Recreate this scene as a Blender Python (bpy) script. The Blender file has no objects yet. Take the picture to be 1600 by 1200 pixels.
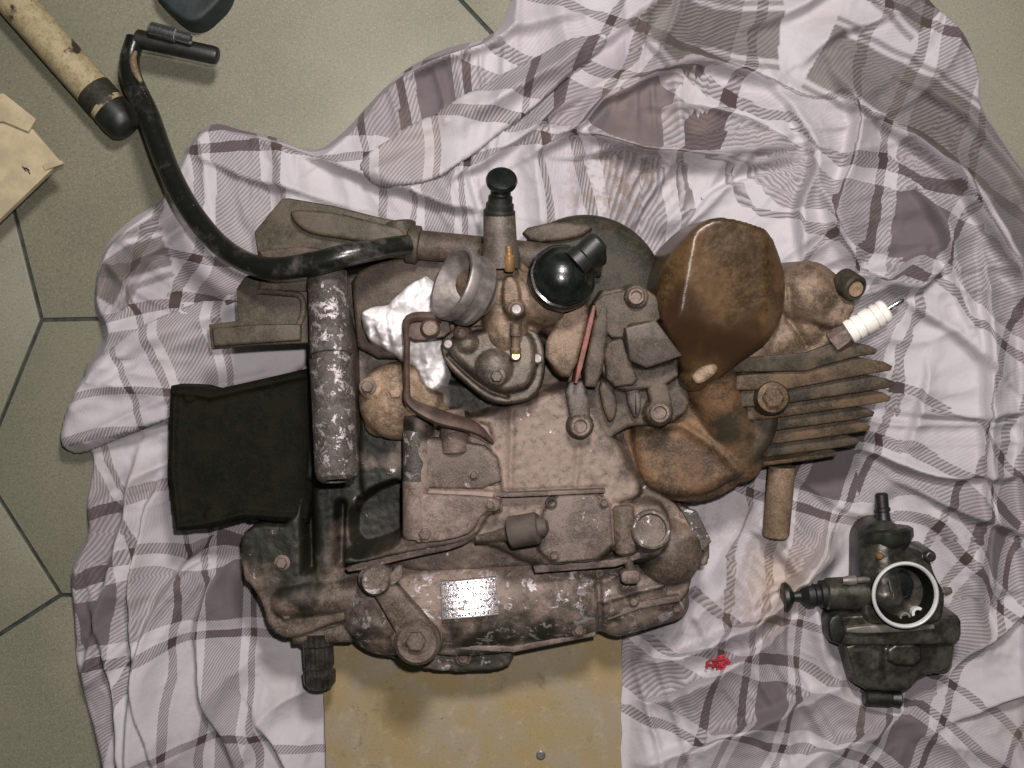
import bpy, math, random
import numpy as np
from mathutils import Vector, Matrix

# ---------------------------------------------------------------- camera, world, light
sc = bpy.context.scene
K = 0.00045            # metres per picture unit on the floor
HP = 1889.0            # camera height in those units
cam_d = bpy.data.cameras.new('camera')
cam = bpy.data.objects.new('camera', cam_d)
sc.collection.objects.link(cam)
cam.location = (0, 0, HP * K)
cam.rotation_euler = (0, 0, 0)
cam_d.sensor_width = 36.0
cam_d.sensor_fit = 'HORIZONTAL'
cam_d.lens = 36.0 * HP / 1600.0
cam_d.clip_start = 0.01
cam_d.clip_end = 50
sc.camera = cam

world = bpy.data.worlds.new('World')
sc.world = world
world.use_nodes = True
wb = world.node_tree.nodes['Background']
wb.inputs[0].default_value = (0.86, 0.95, 0.84, 1)
wb.inputs[1].default_value = 0.042

def area_lamp(name, loc, aim, size, power, col):
    d = bpy.data.lights.new(name, 'AREA')
    d.shape = 'DISK'; d.size = size * K; d.energy = power; d.color = col
    o = bpy.data.objects.new(name, d)
    sc.collection.objects.link(o)
    o.location = Vector(loc) * K
    o.rotation_euler = (Vector(aim) - Vector(loc)).to_track_quat('-Z', 'Y').to_euler()
    return o
area_lamp('room_lamp', (190, 1000, 1900), (60, 0, 0), 320, 7.0, (1.0, 0.94, 0.92))
area_lamp('phone_flash', (70, 130, 1930), (40, 0, 0), 45, 4.1, (1.0, 0.93, 0.92))

sc.view_settings.view_transform = 'Standard'
sc.view_settings.look = 'None'
sc.view_settings.exposure = 0.0
sc.view_settings.gamma = 1.0

rng = np.random.RandomState(7)
random.seed(7)
C = sc.collection

# ---------------------------------------------------------------- coordinates
def W(px, py, z=0.0):
    """picture position of a point at height z -> plan position (floor units)"""
    s = 1 - z / HP
    return ((px - 800) * s, (600 - py) * s)
def V(px, py, z=0.0):
    x, y = W(px, py, z)
    return np.array((x, y, z), float)
def VZ(px, py, zs, z):
    """point at height z straight below/above the point seen at (px,py) at height zs"""
    x, y = W(px, py, zs)
    return np.array((x, y, z), float)
def WP(pts, z):
    return np.array([W(p[0], p[1], z) for p in pts], float)

# ---------------------------------------------------------------- numpy noise and distance helpers
_T = np.random.RandomState(3).rand(256, 256)
def vnoise(x, y):
    xi = np.floor(x).astype(int); yi = np.floor(y).astype(int)
    fx = x - xi; fy = y - yi
    fx = fx * fx * (3 - 2 * fx); fy = fy * fy * (3 - 2 * fy)
    a = _T[yi & 255, xi & 255]; b = _T[yi & 255, (xi + 1) & 255]
    c = _T[(yi + 1) & 255, xi & 255]; d = _T[(yi + 1) & 255, (xi + 1) & 255]
    return (a * (1 - fx) + b * fx) * (1 - fy) + (c * (1 - fx) + d * fx) * fy - 0.5
def fbm(x, y, scale, octs=4, seed=0):
    s = np.zeros_like(x); amp = 1.0; f = 1.0 / scale
    for o in range(octs):
        s += amp * vnoise(x * f + 17.3 * o + seed * 5.7, y * f + 9.1 * o + seed * 3.3)
        amp *= 0.5; f *= 2.03
    return s
def sdist_line(X, Y, pts, closed=False):
    P = np.asarray(pts, float)
    Q = np.roll(P, -1, 0) if closed else P[1:]
    A = P if closed else P[:-1]
    best = np.full(X.shape, 1e9)
    tt = np.zeros(X.shape)
    for i in range(len(A)):
        ax, ay = A[i]; bx, by = Q[i]
        dx, dy = bx - ax, by - ay
        L = dx * dx + dy * dy + 1e-9
        t = np.clip(((X - ax) * dx + (Y - ay) * dy) / L, 0, 1)
        d = np.hypot(X - ax - t * dx, Y - ay - t * dy)
        m = d < best
        best = np.where(m, d, best); tt = np.where(m, i + t, tt)
    return best, tt / max(1, len(A))
def inside(X, Y, pts):
    P = np.asarray(pts, float); Q = np.roll(P, -1, 0)
    c = np.zeros(X.shape, bool)
    for (ax, ay), (bx, by) in zip(P, Q):
        if ay == by: continue
        m = (ay > Y) != (by > Y)
        c ^= m & (X < (bx - ax) * (Y - ay) / (by - ay) + ax)
    return c
def sdist_signed(X, Y, pts):
    """distance (positive on the right-hand side of travel), position along, right-hand normal"""
    P = np.asarray(pts, float)
    best = np.full(X.shape, 1e9); sg = np.ones(X.shape); tt = np.zeros(X.shape); nx = np.zeros(X.shape); ny = np.zeros(X.shape)
    n = len(P) - 1
    for i in range(n):
        ax, ay = P[i]; dx, dy = P[i + 1] - P[i]
        L = dx * dx + dy * dy + 1e-9; q = math.sqrt(L)
        t = np.clip(((X - ax) * dx + (Y - ay) * dy) / L, 0, 1)
        d = np.hypot(X - ax - t * dx, Y - ay - t * dy)
        m = d < best
        best = np.where(m, d, best); tt = np.where(m, (i + t) / n, tt)
        sg = np.where(m, np.where((X - ax) * dy - (Y - ay) * dx > 0, 1.0, -1.0), sg)
        nx = np.where(m, dy / q, nx); ny = np.where(m, -dx / q, ny)
    return best * sg, tt, nx, ny
def sdf(X, Y, pts):
    d, _ = sdist_line(X, Y, pts, True)
    return np.where(inside(X, Y, pts), -d, d)
def chaikin(pts, n=2, closed=True):
    P = [np.array(p, float) for p in pts]
    for _ in range(n):
        R = []
        m = len(P)
        for i in range(m if closed else m - 1):
            a, b = P[i], P[(i + 1) % m]
            R += [a * 0.78 + b * 0.22, a * 0.22 + b * 0.78]
        if not closed: R = [P[0]] + R + [P[-1]]
        P = R
    return P
def catmull(P, per=6):
    P = [np.array(p, float) for p in P]
    Q = [2 * P[0] - P[1]] + P + [2 * P[-1] - P[-2]]
    out = []
    for i in range(1, len(Q) - 2):
        for k in range(per):
            t = k / per
            a, b, c, d = Q[i - 1], Q[i], Q[i + 1], Q[i + 2]
            out.append(0.5 * (2 * b + (c - a) * t + (2 * a - 5 * b + 4 * c - d) * t * t + (3 * b - a - 3 * c + d) * t ** 3))
    out.append(P[-1])
    return out
def smax(a, b, k):
    if k <= 0: return np.maximum(a, b)
    h = np.clip(0.5 + 0.5 * (b - a) / k, 0, 1)
    return a * (1 - h) + b * h + k * h * (1 - h)

# ---------------------------------------------------------------- objects
WL = {}
def mk(name, verts, faces, mat, parent=None, ang=40, uvs=None, attr=None):
    """verts in floor units -> one mesh object, its origin at its own middle"""
    v = np.asarray(verts, float) * K
    c = (v.min(0) + v.max(0)) / 2
    c[2] = v[:, 2].min()
    me = bpy.data.meshes.new(name)
    me.from_pydata((v - c).tolist(), [], [list(map(int, f)) for f in faces])
    me.update()
    if ang >= 180:
        me.shade_smooth()
    elif ang > 0:
        me.shade_smooth()
        me.set_sharp_from_angle(angle=math.radians(ang))
    if uvs is not None:
        uvl = me.uv_layers.new(name='UVMap')
        li = np.empty(len(me.loops), dtype=np.int32)
        me.loops.foreach_get('vertex_index', li)
        uvl.data.foreach_set('uv', np.asarray(uvs, np.float32)[li].ravel())
    if attr:
        for an, av in attr.items():
            a = me.attributes.new(an, 'FLOAT', 'POINT')
            a.data.foreach_set('value', np.asarray(av, np.float32).ravel())
    me.materials.append(mat)
    o = bpy.data.objects.new(name, me)
    C.objects.link(o)
    WL[o] = Vector(c)
    if parent is not None:
        o.parent = parent
        o.location = Vector(c) - WL[parent]
    else:
        o.location = Vector(c)
    return o
def tag(o, label, cat, group=None, kind=None):
    if label: o['label'] = label
    if cat: o['category'] = cat
    if group: o['group'] = group
    if kind: o['kind'] = kind
    return o
def thing(name, label, cat, at):
    o = bpy.data.objects.new(name, None)
    o.empty_display_size = 0.02
    C.objects.link(o)
    o.location = Vector(at) * K
    WL[o] = Vector(at) * K
    return tag(o, label, cat)

# ---------------------------------------------------------------- shape builders
def frame(d):
    d = d / np.linalg.norm(d)
    up = np.array((0, 0, 1.0)) if abs(d[2]) < 0.9 else np.array((0, 1.0, 0))
    a = np.cross(d, up); a /= np.linalg.norm(a)
    return d, a, np.cross(a, d)
def g_lathe(p0, d, prof, n=28, knurl=0, kamp=0.0, sx=1.0):
    """prof: (distance along d, radius) pairs; the ends are capped when the radius is > 0"""
    p0 = np.asarray(p0, float)
    d, a, b = frame(np.asarray(d, float))
    vs, fs = [], []
    q_ = 1 - p0[2] / HP
    for t, r in prof:
        r = r * q_
        for i in range(n):
            th = 2 * math.pi * i / n
            rr = r * (1 + (kamp if knurl and (i % knurl) < knurl / 2 else 0))
            vs.append(p0 + d * t + a * (math.cos(th) * rr * sx) + b * (math.sin(th) * rr))
    m = len(prof)
    for j in range(m - 1):
        for i in range(n):
            k = (i + 1) % n
            fs.append((j * n + i, j * n + k, (j + 1) * n + k, (j + 1) * n + i))
    fs.append(tuple(range(n))[::-1])
    fs.append(tuple((m - 1) * n + i for i in range(n)))
    return vs, fs
def g_sweep(pts, rad, n=14, per=6, flat=1.0):
    P = catmull(pts, per) if len(pts) > 2 else [np.array(p, float) for p in pts]
    m = len(P)
    if np.isscalar(rad): R = [rad] * m
    else: R = np.interp(np.linspace(0, 1, m), np.linspace(0, 1, len(rad)), rad)
    vs, fs = [], []
    R = [r * (1 - p[2] / HP) for r, p in zip(R, P)]
    prev = None
    for j in range(m):
        t = P[min(j + 1, m - 1)] - P[max(j - 1, 0)]
        t /= np.linalg.norm(t) + 1e-9
        if prev is None:
            _, a, b = frame(t)
        else:
            a = prev - t * np.dot(prev, t); a /= np.linalg.norm(a); b = np.cross(a, t)
        prev = a
        for i in range(n):
            th = 2 * math.pi * i / n
            vs.append(P[j] + a * math.cos(th) * R[j] + b * math.sin(th) * R[j] * flat)
    for j in range(m - 1):
        for i in range(n):
            k = (i + 1) % n
            fs.append((j * n + i, j * n + k, (j + 1) * n + k, (j + 1) * n + i))
    fs.append(tuple(range(n))[::-1]); fs.append(tuple((m - 1) * n + i for i in range(n)))
    return vs, fs
def offset_poly(P, d):
    n = len(P); out = []
    area = sum(P[i][0] * P[(i + 1) % n][1] - P[(i + 1) % n][0] * P[i][1] for i in range(n))
    s = 1 if area > 0 else -1
    for i in range(n):
        a, b, c = np.array(P[i - 1]), np.array(P[i]), np.array(P[(i + 1) % n])
        e1 = b - a; e2 = c - b
        n1 = np.array((-e1[1], e1[0])) / (np.linalg.norm(e1) + 1e-9)
        n2 = np.array((-e2[1], e2[0])) / (np.linalg.norm(e2) + 1e-9)
        m = n1 + n2; L = np.linalg.norm(m)
        m = m / L if L > 1e-6 else n1
        q = max(0.5, float(np.dot(m, n1)))
        out.append(b + s * m * d / q)
    return out
def g_prism(pts, z0, z1, bev=4, rnd=1, seg=3, tilt=None, plan=False):
    """outline as seen at height z1, straight walls down to z0, rounded upper edge; tilt=(dz/dx, dz/dy)"""
    P = pts if plan else WP(pts, z1)
    P = [np.array(p, float) for p in P]
    if rnd: P = chaikin(P, rnd)
    rings = [(P, z0)]
    if bev > 0:
        for k in range(seg + 1):
            th = math.pi / 2 * k / seg
            rings.append((offset_poly(P, bev * (1 - math.cos(th))), z1 - bev * (1 - math.sin(th))))
    else: rings.append((P, z1))
    n = len(P); vs = []; fs = []
    cx, cy = np.mean(P, 0)
    for j, (R, z) in enumerate(rings):
        for p in R:
            zz = z
            if tilt is not None and j > 0: zz = z + tilt[0] * (p[0] - cx) + tilt[1] * (p[1] - cy)
            vs.append((p[0], p[1], zz))
    area = sum(P[i][0] * P[(i + 1) % n][1] - P[(i + 1) % n][0] * P[i][1] for i in range(n))
    for j in range(len(rings) - 1):
        for i in range(n):
            k = (i + 1) % n
            f = (j * n + i, j * n + k, (j + 1) * n + k, (j + 1) * n + i)
            fs.append(f if area > 0 else f[::-1])
    top = tuple((len(rings) - 1) * n + i for i in range(n)); bot = tuple(range(n))
    fs.append(top if area > 0 else top[::-1]); fs.append(bot[::-1] if area > 0 else bot)
    return vs, fs
def join(*gs):
    vs, fs = [], []
    for v, f in gs:
        o = len(vs); vs += [tuple(q) for q in v]; fs += [tuple(i + o for i in q) for q in f]
    return vs, fs
def lathe(name, p0, p1, prof, mat, parent=None, ang=35, **kw):
    """prof in fractions of p0->p1 when given as ('f', ...), else in units"""
    p0 = np.asarray(p0, float); p1 = np.asarray(p1, float)
    L = np.linalg.norm(p1 - p0)
    vs, fs = g_lathe(p0, p1 - p0, [(t * L, r) for t, r in prof], **kw)
    return mk(name, vs, fs, mat, parent, ang)
def sweep(name, pts, rad, mat, parent=None, ang=40, **kw):
    return mk(name, *g_sweep(pts, rad, **kw), mat, parent, ang)
def prism(name, pts, z0, z1, mat, parent=None, ang=40, **kw):
    return mk(name, *g_prism(pts, z0, z1, **kw), mat, parent, ang)
def circ(cx, cy, r, n=24, ry=None, rot=0):
    ry = r if ry is None else ry
    c, s = math.cos(rot), math.sin(rot)
    o = []
    for i in range(n):
        t = 2 * math.pi * i / n
        x, y = r * math.cos(t), ry * math.sin(t)
        o.append((cx + x * c - y * s, cy + x * s + y * c))
    return o
def hexhead(name, c, r, h, mat, parent, d=(0, 0, 1), washer=True):
    d = np.asarray(d, float)
    g1 = g_lathe(c, d, [(0, r * 0.9), (h * 0.85, r * 0.9), (h, r * 0.72), (h, 0.1)], n=6)
    gs = [g1]
    if washer: gs.append(g_lathe(c, d, [(-1, r * 1.25), (h * 0.22, r * 1.25), (h * 0.28, r * 1.1), (h * .28, .1)], n=20))
    return mk(name, *join(*gs), mat, parent, 30)

class HF:
    """a casting: smooth union of plateaus, barrels and bosses over the plan, meshed down to its foot"""
    def __init__(s, box, zref, cell=2.5):
        a = W(box[0], box[1], zref); b = W(box[2], box[3], zref)
        x0, x1 = min(a[0], b[0]) - 20, max(a[0], b[0]) + 20
        y0, y1 = min(a[1], b[1]) - 20, max(a[1], b[1]) + 20
        s.cell = cell
        s.X, s.Y = np.meshgrid(np.arange(x0, x1, cell), np.arange(y0, y1, cell))
        s.Z = np.full(s.X.shape, -400.0)
    def poly(s, pts, z, r=8, slope=10, k=6, rnd=2, tilt=None, bump=0):
        r = r * 0.6; k = k * 0.55; slope = slope * 1.5
        P = WP(pts, z)
        if rnd: P = chaikin(P, rnd)
        d = sdf(s.X, s.Y, P)
        t = np.clip(-d / r, 0, 1)
        h = z - r * (1 - np.sqrt(np.clip(1 - (1 - t) ** 2, 0, 1))) - np.clip(d, 0, None) * slope
        if tilt is not None:
            cx, cy = np.mean(P, 0)
            h = h + tilt[0] * (s.X - cx) + tilt[1] * (s.Y - cy)
        if bump: h = h + bump * np.clip(-d / 40, 0, 1)
        s.Z = smax(s.Z, h, k); return s
    def cap(s, p0, p1, r0, r1=None, k=6, flat=False):
        """lying barrel from p0 to p1 = (px, py, axis height); flat = square ends"""
        r1 = r0 if r1 is None else r1
        q_ = 1 - (p0[2] + r0) / HP; r0 *= q_; r1 *= q_
        a = np.array(W(p0[0], p0[1], p0[2] + r0)); b = np.array(W(p1[0], p1[1], p1[2] + r1))
        d = b - a; L = np.dot(d, d)
        t = ((s.X - a[0]) * d[0] + (s.Y - a[1]) * d[1]) / L
        tc = np.clip(t, 0, 1)
        dist = np.hypot(s.X - a[0] - tc * d[0], s.Y - a[1] - tc * d[1])
        if flat:
            u = np.abs((s.X - a[0]) * d[1] - (s.Y - a[1]) * d[0]) / math.sqrt(L)
            e = np.maximum(np.abs(t - 0.5) - 0.5, 0) * math.sqrt(L)
            dist = u
        r = r0 + (r1 - r0) * tc; z = p0[2] + (p1[2] - p0[2]) * tc
        h = np.where(dist < r, z + np.sqrt(np.clip(r * r - dist * dist, 0, None)), z - (dist - r) * 12)
        if flat: h = h - e * 12
        s.Z = smax(s.Z, h, k); return s
    def boss(s, c, r, z, rr=5, k=4, slope=12, hole=0, depth=0):
        P = W(c[0], c[1], z); r = r * (1 - z / HP)
        d = np.hypot(s.X - P[0], s.Y - P[1]) - r
        t = np.clip(-d / rr, 0, 1)
        h = z - rr * (1 - np.sqrt(np.clip(1 - (1 - t) ** 2, 0, 1))) - np.clip(d, 0, None) * slope
        s.Z = smax(s.Z, h, k)
        if hole:
            s.Z = s.Z - depth * np.clip((hole - d - r) / 3 + .5, 0, 1)
        return s
    def dome(s, c, r, z, zh, k=6):
        P = W(c[0], c[1], z); r = r * (1 - z / HP)
        d = np.hypot(s.X - P[0], s.Y - P[1]) / r
        h = np.where(d < 1, z - zh + zh * np.sqrt(np.clip(1 - d * d, 0, 1)), z - zh - (d - 1) * r * 12)
        s.Z = smax(s.Z, h, k); return s
    def groove(s, pts, z, w, depth):
        d, _ = sdist_line(s.X, s.Y, WP(pts, z))
        s.Z = s.Z - depth * np.exp(-(d / w) ** 2); return s
    def ridge(s, pts, z, w, h):
        return s.groove(pts, z, w, -h)
    def pit(s, pts, z, zf, soft=6):
        d = sdf(s.X, s.Y, chaikin(WP(pts, z), 2))
        t = np.clip(0.5 - d / soft, 0, 1); t = t * t * (3 - 2 * t)
        s.Z = np.where(s.Z > zf, s.Z * (1 - t) + zf * t, s.Z); return s
    def rough(s, amp=1.2, scale=26, seed=1, fine=0.5):
        s.Z = s.Z + amp * 0.42 * fbm(s.X, s.Y, scale, 4, seed) + fine * 0.55 * fbm(s.X, s.Y, 7, 2, seed + 3); return s
    def build(s, name, zb, mat, parent=None, attr=None):
        X, Y, Z = s.X.copy(), s.Y.copy(), s.Z.copy()
        ny, nx = X.shape
        zc = (Z[:-1, :-1] + Z[1:, :-1] + Z[:-1, 1:] + Z[1:, 1:]) / 4
        keep = zc > zb
        ref = np.zeros((ny, nx), int)
        for dy in (0, 1):
            for dx in (0, 1):
                ref[dy:ny - 1 + dy, dx:nx - 1 + dx] += keep
        used = ref > 0; edge = used & (ref < 4)
        gy, gx = np.gradient(Z, s.cell)
        g2 = gx * gx + gy * gy + 1e-3
        t = np.clip((zb - Z) / g2, -s.cell, s.cell)
        mv = np.hypot(gx, gy) * np.abs(t)
        lim = np.where(mv > s.cell * 0.8, s.cell * 0.8 / (mv + 1e-9), 1.0)
        X = np.where(edge, X + gx * t * lim, X); Y = np.where(edge, Y + gy * t * lim, Y)
        Z = np.where(edge, zb, np.maximum(Z, zb))
        idx = -np.ones((ny, nx), int); idx[used] = np.arange(used.sum())
        vs = np.stack([X[used], Y[used], Z[used]], 1)
        jj, ii = np.nonzero(keep)
        fs = np.stack([idx[jj, ii], idx[jj, ii + 1], idx[jj + 1, ii + 1], idx[jj + 1, ii]], 1)
        at = None
        if attr is not None: at = {k: f(X, Y)[used] for k, f in attr.items()}
        return mk(name, vs, fs.tolist(), mat, parent, 180, attr=at)

def blob_mask(blobs, z, base=0.0, nscale=40, namp=0.5, seed=2):
    """soft-edged mask for stains and painted shade: blobs = (px, py, radius, amount)"""
    def f(X, Y):
        v = np.full(X.shape, base)
        for bx, by, br, ba in blobs:
            wx, wy = W(bx, by, z)
            v = v + ba * np.exp(-((X - wx) ** 2 + (Y - wy) ** 2) / (br * br))
        return np.clip(v + namp * fbm(X, Y, nscale, 4, seed), 0, 1)
    return f

# ---------------------------------------------------------------- materials
class NB:
    def __init__(s, name):
        s.m = bpy.data.materials.new(name); s.m.use_nodes = True
        s.t = s.m.node_tree; s.N = s.t.nodes; s.L = s.t.links
        s.b = s.N['Principled BSDF']
        s.pos = s.N.new('ShaderNodeNewGeometry').outputs['Position']
    def noise(s, scale, detail=4, rough=0.6, dist=0.0, vec=None):
        n = s.N.new('ShaderNodeTexNoise')
        n.inputs['Scale'].default_value = scale; n.inputs['Detail'].default_value = detail
        n.inputs['Roughness'].default_value = rough; n.inputs['Distortion'].default_value = dist
        s.L.new(vec if vec is not None else s.pos, n.inputs['Vector'])
        return n.outputs['Fac']
    def ramp(s, fac, lo, hi):
        n = s.N.new('ShaderNodeMapRange'); n.clamp = True
        n.interpolation_type = 'SMOOTHSTEP'
        n.inputs['From Min'].default_value = lo; n.inputs['From Max'].default_value = hi
        s.L.new(fac, n.inputs['Value']); return n.outputs['Result']
    def mix(s, fac, a, b):
        n = s.N.new('ShaderNodeMix'); n.data_type = 'RGBA'
        for sock, v in ((n.inputs[6], a), (n.inputs[7], b)):
            if isinstance(v, tuple): sock.default_value = (*v, 1)
            else: s.L.new(v, sock)
        if isinstance(fac, (int, float)): n.inputs[0].default_value = fac
        else: s.L.new(fac, n.inputs[0])
        return n.outputs[2]
    def math(s, op, a, b=None, c=None):
        n = s.N.new('ShaderNodeMath'); n.operation = op
        for sock, v in zip(n.inputs, (a, b, c)):
            if v is None: continue
            if isinstance(v, (int, float)): sock.default_value = v
            else: s.L.new(v, sock)
        return n.outputs[0]
    def attr(s, name):
        n = s.N.new('ShaderNodeAttribute'); n.attribute_name = name; return n.outputs['Fac']
    def set(s, sock, v):
        i = s.b.inputs[sock]
        if isinstance(v, tuple): i.default_value = (*v, 1)
        elif isinstance(v, (int, float)): i.default_value = v
        else: s.L.new(v, i)
    def bump(s, h, strength=0.4, dist=0.001):
        n = s.N.new('ShaderNodeBump'); n.inputs['Strength'].default_value = strength
        n.inputs['Distance'].default_value = dist
        s.L.new(h, n.inputs['Height']); s.L.new(n.outputs[0], s.b.inputs['Normal'])

DUST = (0.30, 0.222, 0.18)
def grime(name, base, dark, light, scale=60, rough=(0.38, 0.78), metal=0.1, chips=0.0, dusty=0.0, oil_shade=None, bump=0.35, spec=0.4):
    """cast metal under grime: two-tone soiling, worn bare chips, fine dust, optional mask attribute = oily grime and painted shade"""
    g_ = 1.0 if name in ('oily_brown_cover', 'tan_dirt', 'oily_casting', 'red_gasket') else 0.80
    base, dark, light = [tuple(x * g_ for x in q) for q in (base, dark, light)]
    b = NB(name)
    n1 = b.noise(scale, 6, 0.65)
    n2 = b.noise(scale * 4.2, 5, 0.7)
    n3 = b.noise(scale * 1.7, 8, 0.75, 0.4)
    n4 = b.noise(scale * 16, 3, 0.7)
    c = b.mix(b.ramp(n1, 0.40, 0.60), dark, base)
    c = b.mix(b.math('MULTIPLY', b.ramp(n2, 0.45, 0.75), 0.55), c, light)
    c = b.mix(b.math('MULTIPLY', b.ramp(n2, 0.48, 0.25), 0.30), c, dark)
    c = b.mix(b.math('MULTIPLY', b.ramp(b.noise(scale * 0.32, 5, 0.6), 0.50, 0.64), 0.65), c, dark)
    c = b.mix(b.math('MULTIPLY', b.ramp(n4, 0.42, 0.7), 0.35), c, light)
    c = b.mix(b.math('MULTIPLY', b.ramp(n4, 0.5, 0.28), 0.28), c, dark)
    met = metal; r = b.math('MULTIPLY_ADD', n2, rough[1] - rough[0], rough[0])
    if oil_shade is not None:
        o = b.ramp(b.attr('dirt_shade'), 0.25, 0.75)
        c = b.mix(o, c, oil_shade)
        r = b.math('MULTIPLY_ADD', o, -0.05, r)
        du = b.math('MULTIPLY', b.ramp(b.attr('dust'), 0.2, 0.8), b.ramp(n2, 0.25, 0.55))
        c = b.mix(b.math('MULTIPLY', du, 0.7), c, DUST)
    if chips:
        k = b.ramp(n3, 0.66 - chips, 0.70 - chips)
        c = b.mix(k, c, (0.46, 0.415, 0.42))
        met = b.math('MULTIPLY_ADD', k, 0.45, metal)
        r = b.math('MULTIPLY_ADD', k, -0.15, r)
    b.set('Base Color', c); b.set('Roughness', r); b.set('Metallic', met)
    b.set('Specular IOR Level', spec)
    h = b.math('ADD', b.math('MULTIPLY', n2, 0.7), b.math('MULTIPLY', n4, 0.35))
    b.bump(h, bump, 0.0016)
    return b.m

def plain(name, col, rough=0.5, metal=0.0, var=0.25, scale=90, spec=0.5, bump=0.1, coat=0.0):
    b = NB(name)
    n = b.noise(scale, 5, 0.65); n2 = b.noise(scale * 6, 3, 0.7)
    dk = tuple(max(0, x * (1 - var)) for x in col); lt = tuple(min(1, x * (1 + var)) for x in col)
    c = b.mix(b.ramp(n, 0.35, 0.65), dk, lt)
    c = b.mix(b.math('MULTIPLY', b.ramp(n2, 0.55, 0.75), 0.4), c, dk)
    b.set('Base Color', c); b.set('Metallic', metal); b.set('Specular IOR Level', spec)
    b.set('Roughness', b.math('MULTIPLY_ADD', n2, 0.25, max(0.02, rough - 0.12)))
    b.b.inputs['Coat Weight'].default_value = coat
    b.b.inputs['Coat Roughness'].default_value = 0.12
    if bump: b.bump(n2, bump, 0.001)
    return b.m

M = {}
M['case'] = grime('dusty_casting', (0.170, 0.127, 0.098), (0.070, 0.050, 0.034), (0.31, 0.245, 0.205), 50, chips=0.025, oil_shade=(0.013, 0.013, 0.007))
M['cover'] = grime('worn_casting', (0.180, 0.138, 0.110), (0.07, 0.052, 0.036), (0.34, 0.28, 0.25), 70, chips=0.105, oil_shade=(0.028, 0.027, 0.017), bump=0.5)
M['dark'] = grime('oily_casting', (0.034, 0.029, 0.017), (0.010, 0.012, 0.006), (0.085, 0.068, 0.048), 60, rough=(0.45, 0.8))
M['brown'] = grime('brown_grimed_casting', (0.105, 0.076, 0.052), (0.040, 0.030, 0.018), (0.20, 0.15, 0.12), 60)
M['rust'] = grime('rusty_cylinder', (0.215, 0.118, 0.060), (0.055, 0.034, 0.018), (0.30, 0.19, 0.105), 45, oil_shade=(0.040, 0.034, 0.020))
M['tan'] = grime('tan_dirt', (0.30, 0.205, 0.130), (0.12, 0.08, 0.045), (0.44, 0.33, 0.24), 50)
M['valve'] = grime('oily_brown_cover', (0.100, 0.055, 0.022), (0.038, 0.023, 0.009), (0.13, 0.08, 0.042), 30, rough=(0.22, 0.42), oil_shade=(0.042, 0.022, 0.011), bump=0.16, spec=0.5)  # mask colour is the painted shade of the lower facet
M['olive'] = grime('olive_dirty_metal', (0.098, 0.078, 0.050), (0.038, 0.032, 0.019), (0.16, 0.13, 0.092), 50, bump=0.2)
M['flaky'] = grime('flaking_paint_tube', (0.095, 0.078, 0.062), (0.035, 0.030, 0.022), (0.25, 0.22, 0.21), 80, chips=0.11, bump=0.5)
M['pot'] = grime('carburettor_alloy', (0.235, 0.160, 0.105), (0.09, 0.06, 0.038), (0.40, 0.30, 0.22), 60, metal=0.25, rough=(0.4, 0.7))
M['bowl'] = grime('float_bowl_alloy', (0.125, 0.098, 0.072), (0.055, 0.045, 0.030), (0.24, 0.205, 0.18), 70, metal=0.35, rough=(0.34, 0.6), bump=0.2)
M['steel'] = plain('dull_steel', (0.23, 0.205, 0.19), 0.5, 0.55, 0.35)
M['dusty'] = grime('dusty_block', (0.27, 0.200, 0.165), (0.115, 0.082, 0.06), (0.42, 0.33, 0.29), 60, chips=0.03)
M['oilblack'] = grime('black_oily_housing', (0.010, 0.010, 0.005), (0.004, 0.006, 0.003), (0.026, 0.020, 0.011), 60, rough=(0.6, 0.85), spec=0.12)
M['greymetal'] = grime('grey_grimed_alloy', (0.155, 0.130, 0.110), (0.075, 0.058, 0.044), (0.26, 0.225, 0.20), 70, metal=0.2, rough=(0.45, 0.7), bump=0.2)
M['bright'] = plain('bright_metal', (0.75, 0.74, 0.76), 0.22, 1.0, 0.1, bump=0)
M['bolt'] = grime('rusty_bolt', (0.23, 0.165, 0.13), (0.10, 0.07, 0.05), (0.40, 0.33, 0.30), 110, metal=0.4)
M['strip'] = plain('brown_steel_strip', (0.085, 0.055, 0.042), 0.6, 0.2, 0.35)
M['black'] = plain('gloss_black_plastic', (0.007, 0.009, 0.007), 0.27, 0, 0.5, coat=0.15, bump=0.12)
M['rubber'] = plain('black_rubber', (0.012, 0.013, 0.010), 0.45, 0, 0.3)
M['greyrub'] = plain('dusty_rubber', (0.068, 0.054, 0.043), 0.7, 0, 0.3)
M['brass'] = plain('dirty_brass', (0.42, 0.25, 0.11), 0.35, 0.7, 0.25)
M['ceramic'] = plain('white_ceramic', (0.80, 0.765, 0.70), 0.25, 0, 0.10, bump=0)
M['red'] = grime('red_gasket', (0.24, 0.10, 0.085), (0.11, 0.075, 0.055), (0.46, 0.085, 0.085), 120)
M['redcloth'] = plain('red_thread', (0.36, 0.03, 0.045), 0.8, 0, 0.3)
M['ring'] = plain('pale_alloy_ring', (0.80, 0.80, 0.78), 0.35, 0.3, 0.08, bump=0)
M['ncarb'] = plain('dark_alloy', (0.078, 0.072, 0.060), 0.34, 0.65, 0.5, spec=0.5)
M['ncarbd'] = plain('black_alloy', (0.022, 0.024, 0.018), 0.4, 0.2, 0.5)
M['ngrey'] = plain('grey_alloy', (0.20, 0.185, 0.155), 0.45, 0.4, 0.3)

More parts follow.
